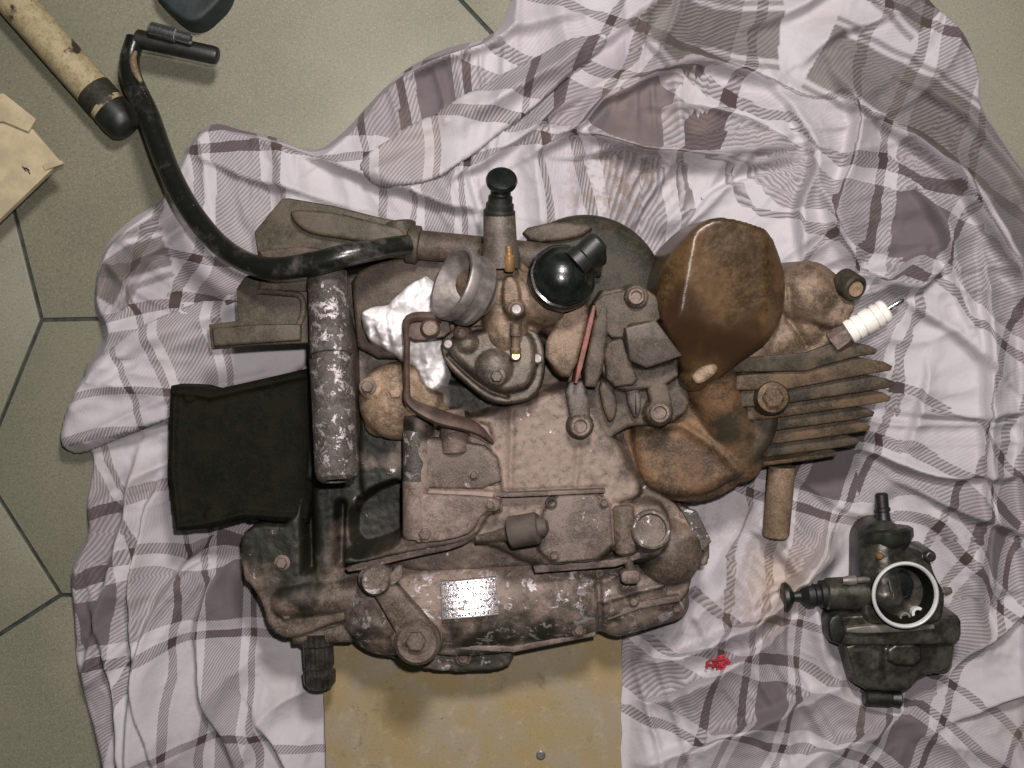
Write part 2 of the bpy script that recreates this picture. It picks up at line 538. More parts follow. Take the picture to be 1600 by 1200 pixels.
# ---------------------------------------------------------------- materials of the setting
def m_tile():
    b = NB('speckled_floor_tile')
    n1 = b.noise(14, 3); n2 = b.noise(900, 2, 0.8); n3 = b.noise(420, 3, 0.8); n5 = b.noise(50, 5, .7)
    c = b.mix(b.ramp(n1, 0.3, 0.7), (0.168, 0.164, 0.114), (0.205, 0.197, 0.138))
    c = b.mix(b.math('MULTIPLY', b.ramp(n2, 0.52, 0.64), 0.45), c, (0.37, 0.345, 0.26))
    c = b.mix(b.math('MULTIPLY', b.ramp(n3, 0.50, 0.34), 0.55), c, (0.115, 0.120, 0.078))
    c = b.mix(b.math('MULTIPLY', b.ramp(n5, 0.60, 0.72), 0.35), c, (0.13, 0.12, 0.08))
    c = b.mix(b.math('MULTIPLY', b.ramp(b.noise(7, 6, 0.7), 0.52, 0.68), 0.35), c, (0.12, 0.125, 0.085))
    b.set('Base Color', c); b.set('Roughness', b.math('MULTIPLY_ADD', n3, 0.2, 0.42))
    b.bump(n3, 0.08, 0.0006)
    return b.m
M['tile'] = m_tile()
M['grout'] = plain('dark_grout', (0.030, 0.037, 0.032), 0.8, 0, 0.4)

SETT = 302.0
def m_cloth():
    b = NB('plaid_cotton')
    uv = b.N.new('ShaderNodeUVMap'); uv.uv_map = 'UVMap'
    sep = b.N.new('ShaderNodeSeparateXYZ'); b.L.new(uv.outputs[0], sep.inputs[0])
    white = (0.50, 0.472, 0.487); grey = (0.140, 0.116, 0.124); brown = (0.070, 0.050, 0.049); pale = (0.42, 0.385, 0.41)
    seq = [(128, white), (12, brown), (44, pale), (12, brown), (16, white), (62, grey), (16, white), (12, brown)]
    def stripes(x):
        f = b.math('FRACT', x)
        r = b.N.new('ShaderNodeValToRGB'); r.color_ramp.interpolation = 'CONSTANT'
        e = r.color_ramp.elements; t = 0; tot = sum(s[0] for s in seq)
        for i, (w, c) in enumerate(seq):
            if i < 2: el = e[i]; el.position = t / tot
            else: el = e.new(t / tot)
            el.color = (*c, 1); t += w
        b.L.new(f, r.inputs[0]); return r.outputs[0]
    wa = stripes(sep.outputs[0]); we = stripes(sep.outputs[1])
    tw = b.math('FRACT', b.math('MULTIPLY', b.math('ADD', sep.outputs[0], sep.outputs[1]), SETT / 5.3))
    tw = b.math('MULTIPLY_ADD', b.ramp(tw, 0.25, 0.75), 0.44, 0.28)
    c = b.mix(tw, wa, we)
    c = b.mix(b.math('MULTIPLY', b.attr('band'), b.math('MULTIPLY_ADD', tw, -0.3, 0.95)), c, (0.062, 0.054, 0.043))
    n1 = b.noise(16, 5, 0.6); n2 = b.noise(120, 6, 0.7); n3 = b.noise(700, 2, 0.7)
    c = b.mix(b.math('MULTIPLY', b.ramp(n1, 0.50, 0.75), 0.30), c, (0.33, 0.275, 0.225))
    c = b.mix(b.math('MULTIPLY', b.ramp(n3, 0.5, 0.75), 0.12), c, (0.2, 0.17, 0.17))
    d = b.math('MULTIPLY', b.attr('dirt_shade'), b.ramp(n2, 0.46, 0.58))
    c = b.mix(b.math('MULTIPLY', d, 0.55), c, (0.17, 0.115, 0.075))
    c = b.mix(b.math('MULTIPLY', b.attr('rust'), 0.32), c, (0.42, 0.25, 0.10))
    b.set('Base Color', c); b.set('Roughness', 0.9); b.set('Specular IOR Level', 0.15)
    b.b.inputs['Sheen Weight'].default_value = 0.12
    b.bump(b.noise(160, 4, 0.6), 0.35, 0.0016)
    return b.m
M['cloth'] = m_cloth()

def m_board():
    b = NB('dirty_plywood')
    n1 = b.noise(22, 5, 0.6); n2 = b.noise(90, 5, 0.7); n3 = b.noise(600, 3, 0.7)
    c = b.mix(b.ramp(n1, 0.38, 0.62), (0.31, 0.232, 0.105), (0.295, 0.252, 0.18))
    c = b.mix(b.math('MULTIPLY', b.ramp(n2, 0.52, 0.7), 0.6), c, (0.40, 0.33, 0.225))
    c = b.mix(b.math('MULTIPLY', b.ramp(n3, 0.5, 0.3), 0.4), c, (0.19, 0.14, 0.065))
    c = b.mix(b.math('MULTIPLY', b.ramp(b.noise(260, 2), 0.70, 0.74), 0.6), c, (0.10, 0.05, 0.03))
    c = b.mix(b.math('MULTIPLY', b.ramp(b.noise(34, 7, 0.7, 0.6), 0.58, 0.70), 0.55), c, (0.15, 0.115, 0.07))
    b.set('Base Color', c); b.set('Roughness', 0.72); b.bump(n3, 0.15, 0.0008)
    return b.m
M['board'] = m_board()
def m_pole():
    b = NB('chipped_cream_paint')
    n1 = b.noise(38, 4, 0.55); n2 = b.noise(160, 6, 0.75); n3 = b.noise(700, 2)
    c = b.mix(b.ramp(n2, 0.42, 0.64), (0.40, 0.33, 0.19), (0.27, 0.22, 0.12))
    c = b.mix(b.ramp(n3, 0.55, 0.75), c, (0.16, 0.14, 0.07))
    c = b.mix(b.ramp(n1, 0.57, 0.63), c, (0.030, 0.024, 0.014))
    b.set('Base Color', c); b.set('Roughness', 0.6); b.bump(n2, 0.4, 0.001)
    return b.m
M['pole'] = m_pole()
M['lever'] = None
def m_lever():
    b = NB('worn_black_lever')
    n1 = b.noise(50, 5, 0.65); n2 = b.noise(220, 4, 0.7)
    c = b.mix(b.ramp(n1, 0.50, 0.72), (0.016, 0.018, 0.014), (0.13, 0.115, 0.105))
    c = b.mix(b.ramp(n2, 0.66, 0.72), c, (0.15, 0.13, 0.11))
    b.set('Base Color', c); b.set('Roughness', b.math('MULTIPLY_ADD', n2, 0.3, 0.12)); b.set('Metallic', 0.45)
    b.bump(n2, 0.15, 0.001)
    return b.m
M['lever'] = m_lever()
M['card'] = plain('raw_cardboard', (0.42, 0.35, 0.22), 0.85, 0, 0.14, 60)
M['ink'] = plain('dark_ink', (0.03, 0.025, 0.02), 0.8)
M['teal'] = plain('dark_green_plastic', (0.010, 0.020, 0.020), 0.6, 0, 0.35)
M['paper'] = plain('white_tissue', (0.80, 0.775, 0.77), 0.95, 0, 0.04, 120, spec=0.0, bump=0.3)
M['nail'] = plain('grey_nail', (0.25, 0.24, 0.24), 0.4, 0.6)
def m_plate():
    b = NB('foil_sticker')
    tc = b.N.new('ShaderNodeUVMap'); tc.uv_map = 'UVMap'
    sep = b.N.new('ShaderNodeSeparateXYZ'); b.L.new(tc.outputs[0], sep.inputs[0])
    u, v = sep.outputs[0], sep.outputs[1]
    row = b.math('FRACT', b.math('MULTIPLY', v, 6.0))
    inrow = b.math('MULTIPLY', b.math('GREATER_THAN', row, 0.22), b.math('LESS_THAN', row, 0.82))
    cb = b.N.new('ShaderNodeCombineXYZ')
    b.L.new(b.math('MULTIPLY', u, 30.0), cb.inputs[0]); b.L.new(b.math('MULTIPLY', v, 21.0), cb.inputs[1])
    n = b.noise(1.0, 1, 0.5, 0.0, cb.outputs[0])
    colg = b.math('GREATER_THAN', b.math('FRACT', b.math('MULTIPLY', u, 9.0)), 0.14)
    ink = b.math('MULTIPLY', b.math('MULTIPLY', inrow, colg), b.ramp(n, 0.50, 0.54))
    edge = b.math('GREATER_THAN', b.math('MAXIMUM', b.math('ABSOLUTE', b.math('SUBTRACT', u, .5)), b.math('ABSOLUTE', b.math('SUBTRACT', v, .5))), 0.475)
    ink = b.math('MAXIMUM', ink, b.math('MULTIPLY', edge, 0.7))
    c = b.mix(ink, (0.52, 0.49, 0.50), (0.045, 0.036, 0.034))
    wear = b.ramp(b.noise(150, 6, 0.75), 0.54, 0.60)
    c = b.mix(b.math('MULTIPLY', wear, 0.8), c, (0.22, 0.17, 0.145))
    b.set('Base Color', c)
    b.set('Metallic', b.math('MULTIPLY', b.math('SUBTRACT', 1.0, b.math('MAXIMUM', ink, wear)), 0.85))
    b.set('Roughness', b.math('MULTIPLY_ADD', b.math('MAXIMUM', ink, wear), 0.4, 0.23))
    b.bump(b.noise(300, 4, 0.7), 0.3, 0.001)
    return b.m
M['plate'] = m_plate()

# ---------------------------------------------------------------- floor: hexagonal tiles over grout
fl = mk('floor', [(-1900, -1400, -4), (1900, -1400, -4), (1900, 1400, -4), (-1900, 1400, -4)], [(0, 1, 2, 3)], M['grout'], None, 0)
tag(fl, 'grey-green speckled hexagonal tile floor around the cloth', None, kind='structure')
A_, C_, D_, F_, T0, T1, T2 = (65, 500), (-30, 733), (95, 930), (-70, 1036), (640, -96), (720, 0), (778, 62)
TILES = [[(-900, 90), (-900, -700), (640, -700), T0, T1, T2, (700, 486), A_, (22, 330), (-20, 90)],
         [A_, C_, (-900, 733), (-1000, 420), (-900, 90), (-20, 90), (22, 330)],
         [A_, (700, 486), (830, 710), (700, 935), D_, C_],
         [C_, D_, F_, (-900, 1036), (-1000, 900), (-900, 733)],
         [D_, (700, 935), (830, 1180), (700, 1900), (-900, 1900), (-900, 1036), F_],
         [T0, (640, -700), (1300, -700), (1400, 120), (1230, 486), (700, 486), T2, T1],
         [(1300, -700), (2500, -700), (2560, 120), (2400, 486), (1230, 486), (1400, 120)],
         [(700, 486), (1230, 486), (1400, 935), (700, 935), (830, 710)],
         [(1230, 486), (2400, 486), (2500, 935), (1400, 935)],
         [(700, 935), (1400, 935), (1300, 1900), (700, 1900), (830, 1180)],
         [(1400, 935), (2500, 935), (2500, 1900), (1300, 1900)]]
for P in TILES:
    Pw = [np.array(W(*p)) for p in P]
    n6 = len(Pw)
    area = sum(Pw[q][0] * Pw[(q + 1) % n6][1] - Pw[(q + 1) % n6][0] * Pw[q][1] for q in range(n6))
    if area < 0: Pw = Pw[::-1]
    Pw = offset_poly(Pw, 2.8)
    mk('tile', *g_prism(Pw, -9, rng.uniform(-0.5, 0.4), bev=2.0, rnd=0, seg=2, plan=True), M['tile'], fl, 30)

# ---------------------------------------------------------------- the plaid cloth
OUT = [(805, -70), (800, 0), (775, 58), (690, 76), (622, 116), (572, 168), (540, 205), (500, 236), (470, 232), (430, 214), (380, 205), (335, 190), (300, 215), (278, 262),
       (258, 312), (205, 342), (168, 378), (150, 430), (147, 480), (165, 528), (140, 562), (103, 640), (96, 690), (112, 712), (142, 702),
       (148, 725), (134, 790), (140, 835), (108, 890), (116, 960), (120, 1045), (142, 1120), (160, 1200), (160, 1300), (160, 1420),
       (1700, 1420), (1810, 1420), (1810, 1300), (1810, 500), (1600, 272), (1548, 192), (1530, 165), (1532, 112), (1502, 42), (1445, 0), (1430, -70)]
RIDGE = [
    ([(884, 216), (980, 242), (1080, 254), (1160, 258), (1236, 248)], 40, 40), ([(890, 205), (960, 150), (1060, 108), (1150, 120), (1220, 150)], 22, 18), ([(1264, 300), (1300, 370), (1332, 432)], 26, 30), ([(1330, 430), (1400, 450), (1470, 420)], 26, 22), ([(1340, 180), (1440, 240), (1510, 320), (1590, 470)], 30, 26), ([(1200, 280), (1120, 310), (1040, 378)], 18, 20), ([(860, 250), (1000, 240), (1190, 268)], 16, 9),  # fold crests: points, height, half width
    ([(152, 480), (170, 400), (262, 325)], 30, 20), ([(190, 500), (230, 420), (300, 350)], 24, 16),
    ([(332, 195), (470, 235), (620, 300), (770, 335)], 34, 22), ([(300, 240), (420, 290), (560, 330)], 20, 18),
    ([(510, 240), (600, 140), (770, 66), (900, 30)], 40, 24), ([(590, 240), (800, 160), (960, 60), (1040, 0)], 30, 22),
    ([(690, 300), (830, 210), (980, 120)], 26, 20), ([(820, 250), (900, 210), (960, 160), (1080, 115), (1190, 140)], 44, 22),
    ([(900, 218), (1050, 250), (1230, 240)], 46, 20), ([(1000, 180), (1120, 180), (1230, 230)], 24, 26),
    ([(1190, 130), (1260, 250), (1235, 330), (1250, 420)], 46, 16), ([(1290, 120), (1330, 200), (1290, 320)], 44, 18),
    ([(1150, 60), (1250, 20), (1330, -40)], 30, 20), ([(1240, 110), (1310, 60), (1400, 20)], 26, 20),
    ([(1265, 298), (1330, 430)], 26, 14), ([(1410, 285), (1470, 380), (1500, 520)], 34, 18), ([(1440, 400), (1360, 450), (1300, 470)], 30, 14),
    ([(1380, 120), (1500, 200), (1600, 320), (1690, 420)], 30, 20), ([(1460, 240), (1560, 400), (1600, 520)], 32, 18),
    ([(1525, 380), (1530, 700), (1525, 1000)], 34, 16), ([(1585, 500), (1590, 800), (1585, 1200)], 30, 16),
    ([(105, 640), (190, 560), (300, 510), (480, 450)], 46, 30), ([(112, 705), (200, 675), (300, 645), (480, 620)], 26, 14),
    ([(230, 700), (190, 880), (130, 1100)], 30, 20), ([(330, 840), (250, 960), (225, 1100), (215, 1270)], 34, 18),
    ([(262, 740), (225, 880), (226, 1050), (260, 1200)], 34, 13), ([(380, 860), (318, 960), (330, 1080), (380, 1200)], 24, 20), ([(150, 930), (190, 1060), (210, 1250)], 24, 18),
    ([(1180, 780), (1110, 890), (1000, 1000)], 28, 16), ([(1290, 830), (1190, 950), (1060, 1010), (980, 1030)], 34, 15),
    ([(1250, 960), (1100, 1050), (980, 1095)], 26, 16), ([(1310, 1060), (1150, 1130), (980, 1190)], 30, 18), ([(1400, 1110), (1240, 1180), (1100, 1260)], 28, 20),
    ([(1440, 1070), (1540, 980), (1640, 900)], 30, 18), ([(1480, 1120), (1600, 1060), (1690, 1000)], 26, 18),
    ([(1380, 740), (1500, 800), (1650, 850)], 24, 16), ([(1330, 690), (1450, 740), (1600, 740)], 26, 18), ([(1400, 640), (1520, 650), (1640, 640)], 22, 18),
    ([(1300, 790), (1260, 880), (1180, 930)], 22, 12), ([(400, 1110), (460, 1200), (500, 1270)], 22, 16), ([(1400, 470), (1480, 520), (1560, 600)], 24, 18),
    ([(1110, 800), (1090, 900), (1010, 960)], 20, 12), ([(1440, 560), (1420, 660), (1400, 700)], 20, 14),
]
# where things press the cloth flat
FLAT = [[(330, 560), (480, 420), (700, 380), (1060, 380), (1300, 520), (1380, 600), (1180, 760), (1100, 900), (980, 1000), (975, 1260), (510, 1260), (500, 1010), (400, 980), (360, 840), (280, 820)],
        [(1300, 900), (1400, 780), (1500, 960), (1440, 1090), (1330, 1060)]]
def make_cloth():
    h = 3.2
    ol = chaikin([W(*p) for p in OUT], 2)
    X, Y = np.meshgrid(np.arange(-740, 900, h), np.arange(-690, 690, h))
    d = sdf(X, Y, ol)
    flat = np.full(X.shape, 1e9)
    for f in FLAT: flat = np.minimum(flat, sdf(X, Y, WP(f, 0)))
    Z = np.full(X.shape, 6.0); U = np.zeros(X.shape); Vv = np.zeros(X.shape)
    # folds that run outwards from under the engine
    cx, cy = W(830, 640)
    th = np.arctan2(Y - cy, X - cx); rr = np.hypot(X - cx, Y - cy)
    q = th + 0.25 * fbm(X, Y, 260, 2, 14)
    for kq, am, sd in ((3.2, 22, 4), (7.5, 12, 5)):
        f = vnoise((np.cos(q) + 3) * kq * 2.2, (np.sin(q) + 3) * kq * 2.2 + rr / 420.0 + sd)
        Z += am * np.clip(1 - 3.2 * np.abs(f), 0, 1) ** 1.3
    wx_ = X + 70 * fbm(X, Y, 170, 2, 24); wy_ = Y + 70 * fbm(X, Y, 170, 2, 25)
    Z += 13 * np.clip(0.6 - 2.4 * np.abs(fbm(wx_, wy_, 190, 2, 7)), 0, 1) + 4 * np.clip(0.5 - 2.4 * np.abs(fbm(wx_, wy_, 80, 2, 8)), 0, 1)
    # pleats: a slow rise to the crest, then a sharp drop with cloth hidden under it
    for kk, (pts, hh, w) in enumerate(RIDGE):
        C0 = np.array(catmull([W(*p) for p in pts], 4))
        x0, y0 = C0.min(0) - 190; x1, y1 = C0.max(0) + 190
        i0, i1 = np.searchsorted(X[0], (x0, x1)); j0, j1 = np.searchsorted(Y[:, 0], (y0, y1))
        if i1 - i0 < 2 or j1 - j0 < 2: continue
        sl = (slice(j0, j1), slice(i0, i1))
        wob = 9 * fbm(X[sl], Y[sl], 70, 2, kk)
        sd, t, nx, ny = sdist_signed(X[sl] + wob, Y[sl] - wob, C0)
        tap = np.sqrt(np.clip(np.sin(np.pi * np.clip(t, 0.02, 0.98)), 0, 1)) * (0.85 + 0.5 * vnoise(t * 5 + kk, t * 0 + hh))
        ends = ((t <= 0.001) | (t >= 0.999))
        prof = np.where(sd <= 0, np.exp(-(np.abs(sd) / (w * 1.5)) ** 1.15), np.exp(-(sd / (w * 0.34)) ** 2))
        Z[sl] += 1.6 * hh * tap * prof
        J = 1.3 * hh * tap * np.where(sd > 0, np.exp(-sd / 120.0) * np.clip(sd / 5.0, 0, 1), 0)
        U[sl] += nx * J; Vv[sl] += ny * J
    Z += 2.0 * fbm(X, Y, 22, 3, 9) + 3.5 * np.clip(0.5 - 2.6 * np.abs(fbm(wx_ * 1.4, wy_, 46, 2, 12)), 0, 1)
    Z = 3 + 92 * np.tanh(np.clip(Z - 3, 0, None) / 92)
    fw = np.clip(flat / 34.0, 0, 1)
    Z = 5 + (Z - 5) * fw * fw * (3 - 2 * fw)
    Z = np.minimum(Z, 2.5 + np.clip(-d, 0, None) * 2.0)
    keep = (d[:-1, :-1] + d[1:, :-1] + d[:-1, 1:] + d[1:, 1:]) / 4 < 0
    ny_, nx_ = d.shape
    ref = np.zeros((ny_, nx_), int)
    for a in (0, 1):
        for b in (0, 1): ref[a:ny_ - 1 + a, b:nx_ - 1 + b] += keep
    used = ref > 0; edge = used & (ref < 4)
    gy, gx = np.gradient(d, h)
    P = np.stack([np.where(edge, X - gx * d, X), np.where(edge, Y - gy * d, Y), np.where(edge, 1.5, Z)], 2)
    idx = -np.ones((ny_, nx_), int); idx[used] = np.arange(used.sum())
    jj, ii = np.nonzero(keep)
    fs = np.stack([idx[jj, ii], idx[jj, ii + 1], idx[jj + 1, ii + 1], idx[jj + 1, ii]], 1)
    return P, X, Y, used, fs, h, U, Vv
PC, XC, YC, usedC, facesC, hC, UC, VC = make_cloth()
def cloth_uv(X, Y):
    # the weave swings round gently across the cloth (angle and scale drift), with pulls and wobble
    b, a = 0.00042, 0.16
    x = X + 0.8 * (90 * fbm(X, Y, 420, 2, 21) + 26 * fbm(X, Y, 130, 2, 31))
    y = Y + 0.8 * (90 * fbm(X, Y, 420, 2, 41) + 26 * fbm(X, Y, 130, 2, 51))
    w = np.exp(1j * (b * (x + 1j * y * 0.8) + a)) / (1j * b)
    return np.stack([w.real / SETT, -w.imag / SETT], -1)
def bandC(X, Y):
    """the cloth's dark woven border"""
    v = np.zeros(X.shape)
    for pts, w in (([(1270, 92), (1380, 150), (1480, 215), (1570, 325), (1700, 520)], 44), ([(1020, 20), (1120, 60), (1210, 70)], 36), ([(1385, -20), (1445, 40)], 26), ([(170, 470), (200, 420), (270, 395)], 24), ([(1010, 30), (1060, 110)], 16)):
        dd, t = sdist_line(X, Y, np.array(catmull([W(*p) for p in pts], 4)))
        v = np.maximum(v, np.clip((w - dd) / 3 + 0.5, 0, 1) * ((t > 0.001) & (t < 0.999)) * 0.9)
        v = np.maximum(v, np.clip((5 - np.abs(dd - w - 14)) / 3 + .5, 0, 1) * ((t > 0.001) & (t < 0.999)) * 0.7)
    return v
dirtC = blob_mask([(950, 285, 75, 0.9), (1000, 270, 60, 0.6), (1090, 830, 60, 0.6), (1190, 800, 60, 0.3), (1040, 1000, 60, 0.5), (1130, 1000, 40, .4), (180, 440, 60, 0.5)], 0, -0.05, 60, 0.15)
rustC = blob_mask([(1215, 900, 45, 0.9), (1180, 930, 50, 0.6), (1280, 840, 40, .4)], 0, -0.1, 50, 0.3)
uvC = cloth_uv(XC + UC, YC + VC)
cl = mk('plaid_cloth', PC[usedC], facesC.tolist(), M['cloth'], None, 180, uvs=uvC[usedC], attr={'dirt_shade': dirtC(XC, YC)[usedC], 'rust': rustC(XC, YC)[usedC], 'band': bandC(XC, YC)[usedC]})
tag(cl, 'crumpled white and brown plaid cotton cloth spread under the engine', 'cloth')
# height of the cloth under a picture point
def cloth_h(X, Y):
    ix = np.clip(((X - XC[0, 0]) / hC).round().astype(int), 0, XC.shape[1] - 1)
    iy = np.clip(((Y - YC[0, 0]) / hC).round().astype(int), 0, XC.shape[0] - 1)
    return PC[iy, ix, 2]
def blur(A, n):
    for _ in range(n):
        B = np.pad(A, 1, mode='edge')
        A = (B[1:-1, 1:-1] * 2 + B[:-2, 1:-1] + B[2:, 1:-1] + B[1:-1, :-2] + B[1:-1, 2:]) / 6
    return A
def fold(outline, lift, roll, ox, oy, soft, puff=0, seed=0, creases=(), rough=5, reach=90, turn=0):
    """a doubled-over pleat of the same cloth: free edges rolled down, the soft side running on into the sheet"""
    P = chaikin([W(p[0], p[1], lift) for p in outline], 2)
    A = np.array(P); cell = 3.5
    X, Y = np.meshgrid(np.arange(A[:, 0].min() - 8, A[:, 0].max() + 8, cell), np.arange(A[:, 1].min() - 8, A[:, 1].max() + 8, cell))
    wob = np.clip(1, 0, 1)
    d = sdf(X, Y, P) + 3 * fbm(X, Y, 60, 2, seed + 80)
    ds, _ = sdist_line(X, Y, np.array([W(*p) for p in soft]))
    g = np.clip(ds / reach, 0, 1); g = g * g * (3 - 2 * g)
    base = np.maximum(blur(cloth_h(X, Y), 10), cloth_h(X, Y) * 0.9)
    t = np.clip(-d / roll, 0, 1)
    Z = base + (lift * g + 1.5) * (0.2 + 0.8 * np.sqrt(np.clip(1 - (1 - t) ** 2, 0, 1))) + puff * g * (1 - np.exp(-np.clip(-d, 0, None) / 60))
    Z += rough * (fbm(X, Y, 60, 3, seed + 60) + 0.7 * np.clip(0.5 - 2.2 * np.abs(fbm(X, Y, 90, 2, seed + 66)), 0, 1) * 2) * np.clip(-d / 15, 0, 1) * g
    for pts, hh, w in creases:
        dd, _ = sdist_line(X, Y, np.array(catmull([W(p[0], p[1], lift) for p in pts], 4)))
        Z += hh * 1.3 * np.exp(-np.abs(dd / w) ** 1.5) * np.clip(-d / 12, 0, 1)
    keep = (d[:-1, :-1] + d[1:, :-1] + d[:-1, 1:] + d[1:, 1:]) / 4 < 0
    ny, nx = d.shape
    ref = np.zeros((ny, nx), int)
    for a in (0, 1):
        for b in (0, 1): ref[a:ny - 1 + a, b:nx - 1 + b] += keep
    used = ref > 0; edge = used & (ref < 4)
    gy, gx = np.gradient(d, cell)
    X2 = np.where(edge, X - gx * d, X); Y2 = np.where(edge, Y - gy * d, Y)
    idx = -np.ones((ny, nx), int); idx[used] = np.arange(used.sum())
    jj, ii = np.nonzero(keep)
    vs = np.stack([X2[used], Y2[used], Z[used]], 1)
    fs = np.stack([idx[jj, ii], idx[jj, ii + 1], idx[jj + 1, ii + 1], idx[jj + 1, ii]], 1).tolist()
    ec = set()
    for f in fs:
        for q in range(4): ec.add((f[q], f[(q + 1) % 4]))
    be = [e for e in ec if (e[1], e[0]) not in ec]
    low = {}
    vl = vs.tolist(); GX = gx[used]; GY = gy[used]; G = g[used]
    for a, b in be:
        for q in (a, b):
            if q not in low:
                low[q] = len(vl); vl.append([vl[q][0] - GX[q] * 7, vl[q][1] - GY[q] * 7, vl[q][2] - (lift * 0.3 + 4)])
    fs += [[b, a, low[a], low[b]] for a, b in be]
    uv = cloth_uv(X, Y)
    a = math.radians(turn); cx, cy = W(*soft[len(soft) // 2])
    rx = (X - cx) * (math.cos(a) - 1) + (Y - cy) * math.sin(a); ry = -(X - cx) * math.sin(a) + (Y - cy) * (math.cos(a) - 1)
    uv = uv + np.stack([(ox + rx) / SETT, (oy + ry) / SETT], -1)
    uv = uv[used].tolist()
    di = dirtC(X, Y)[used].tolist(); ru = rustC(X, Y)[used].tolist()
    inv = {v: k for k, v in low.items()}
    for q in range(len(vs), len(vl)):
        uv.append(uv[inv[q]]); di.append(di[inv[q]]); ru.append(ru[inv[q]])
    return mk('fold', vl, fs, M['cloth'], cl, 180, uvs=uv, attr={'dirt_shade': di, 'rust': ru, 'band': [0.0] * len(vl)})
# the few places where the sheet really lies double
fold([(96, 692), (108, 640), (150, 572), (225, 515), (330, 470), (470, 440), (500, 560), (420, 604), (280, 650), (180, 690), (118, 714)], 18, 9, 60, 135, [(140, 560), (225, 515), (330, 470), (470, 440)], 8, 7, [([(130, 640), (280, 545), (460, 480)], 12, 16), ([(130, 690), (260, 628), (420, 585)], 8, 8)], 4, 80)
fold([(560, 262), (640, 205), (760, 135), (880, 70), (960, 60), (900, 120), (800, 200), (720, 262), (650, 300), (590, 300)], 13, 6, 70, 60, [(560, 240), (640, 180), (760, 110), (900, 40)], 4, 2, [([(600, 275), (760, 180), (900, 95)], 8, 12)], 4, 80)

# ---------------------------------------------------------------- board under the engine
bw = thing('plywood_board', 'yellow-brown dirty plywood board sticking out under the engine', 'board', (*W(740, 1000), 9))
bo_ = [(500, 930), (972, 930)] + [(971 + 1.6 * math.sin(q * 2.3) + (3 if q == 5 else 0), 930 + q * 24) for q in range(1, 15)] + [(974, 1290), (514, 1290)] + [(512 - q * 0.75 + 1.5 * math.sin(q * 3.1), 1290 - q * 24) for q in range(1, 15)]
prism('panel', bo_, 9, 26, M['board'], bw, bev=1.5, rnd=0, seg=2)
for (nx_, ny_) in ((845, 1180), (812, 1212)):
    lathe('nail_head', VZ(nx_, ny_, 27, 25.5), VZ(nx_, ny_, 27, 29), [(0, 7.5), (0.6, 7.5), (1, 5.5), (1, .1)], M['nail'], bw, n=14)

# ---------------------------------------------------------------- engine
eng = thing('motorcycle_engine', 'grimy brown motorcycle engine with carburettor and spark plug lying on the cloth', 'engine', (*W(740, 700), 26))
ZB = 28

# --- crankcase
H = HF((372, 420, 1100, 1010), 150, 2.5)
H.poly([(482, 440), (560, 425), (700, 430), (880, 470), (960, 540), (970, 680), (1020, 762), (1062, 790), (1088, 850), (1082, 915), (1060, 950), (950, 960), (800, 960), (560, 960), (450, 1003), (420, 985), (409, 945), (392, 916), (378, 905), (374, 818), (480, 822)], 128, 10, 14, 4, 2)
H.poly([(560, 560), (700, 600), (880, 600), (960, 640), (985, 740), (1010, 800), (960, 880), (835, 888), (600, 900), (560, 780)], 142, 14, 5, 8)
H.poly([(640, 690), (720, 660), (860, 615), (890, 600), (965, 690), (1010, 775), (955, 790), (958, 880), (838, 888), (770, 850), (640, 830)], 182, 16, 3, 8)
H.poly([(850, 772), (955, 768), (962, 876), (838, 886)], 200, 9, 9, 3, 1)
H.poly([(632, 700), (690, 690), (775, 702), (785, 760), (780, 800), (752, 800), (738, 832), (700, 846), (638, 850)], 204, 10, 8, 4, 2)
H.poly([(640, 745), (770, 752), (778, 780), (745, 796), (728, 826), (645, 832)], 212, 8, 8, 3, 2)
H.cap((651, 650, 200), (650, 826, 204), 23, 23, 3, True)
H.poly([(628, 822), (660, 818), (722, 824), (742, 800), (752, 786), (782, 784), (783, 800), (760, 806), (746, 836), (712, 850), (640, 862), (540, 886), (534, 870), (620, 848)], 206, 7, 9, 3, 2)
H.cap((708, 655, 204), (710, 702, 204), 21, 21, 3, True)
H.boss((760, 790), 15, 212, 5, 3)
H.pit([(540, 800), (575, 770), (632, 752), (634, 842), (560, 870), (538, 850)], 190, 74, 12)
H.cap((500, 770, 118), (508, 890, 118), 15, 15, 6)
H.cap((524, 780, 116), (520, 885, 116), 11, 10, 6)
H.groove([(478, 760), (482, 900)], 130, 7, 34)
H.groove([(532, 790), (530, 880)], 130, 6, 26)
H.cap((445, 945, 118), (560, 930, 120), 28, 28, 5)
H.cap((455, 912, 112), (560, 898, 116), 15, 15, 5)
H.cap((455, 995, 104), (548, 992, 104), 15, 15, 3, True)
H.cap((430, 965, 100), (560, 962, 100), 19, 19, 3)
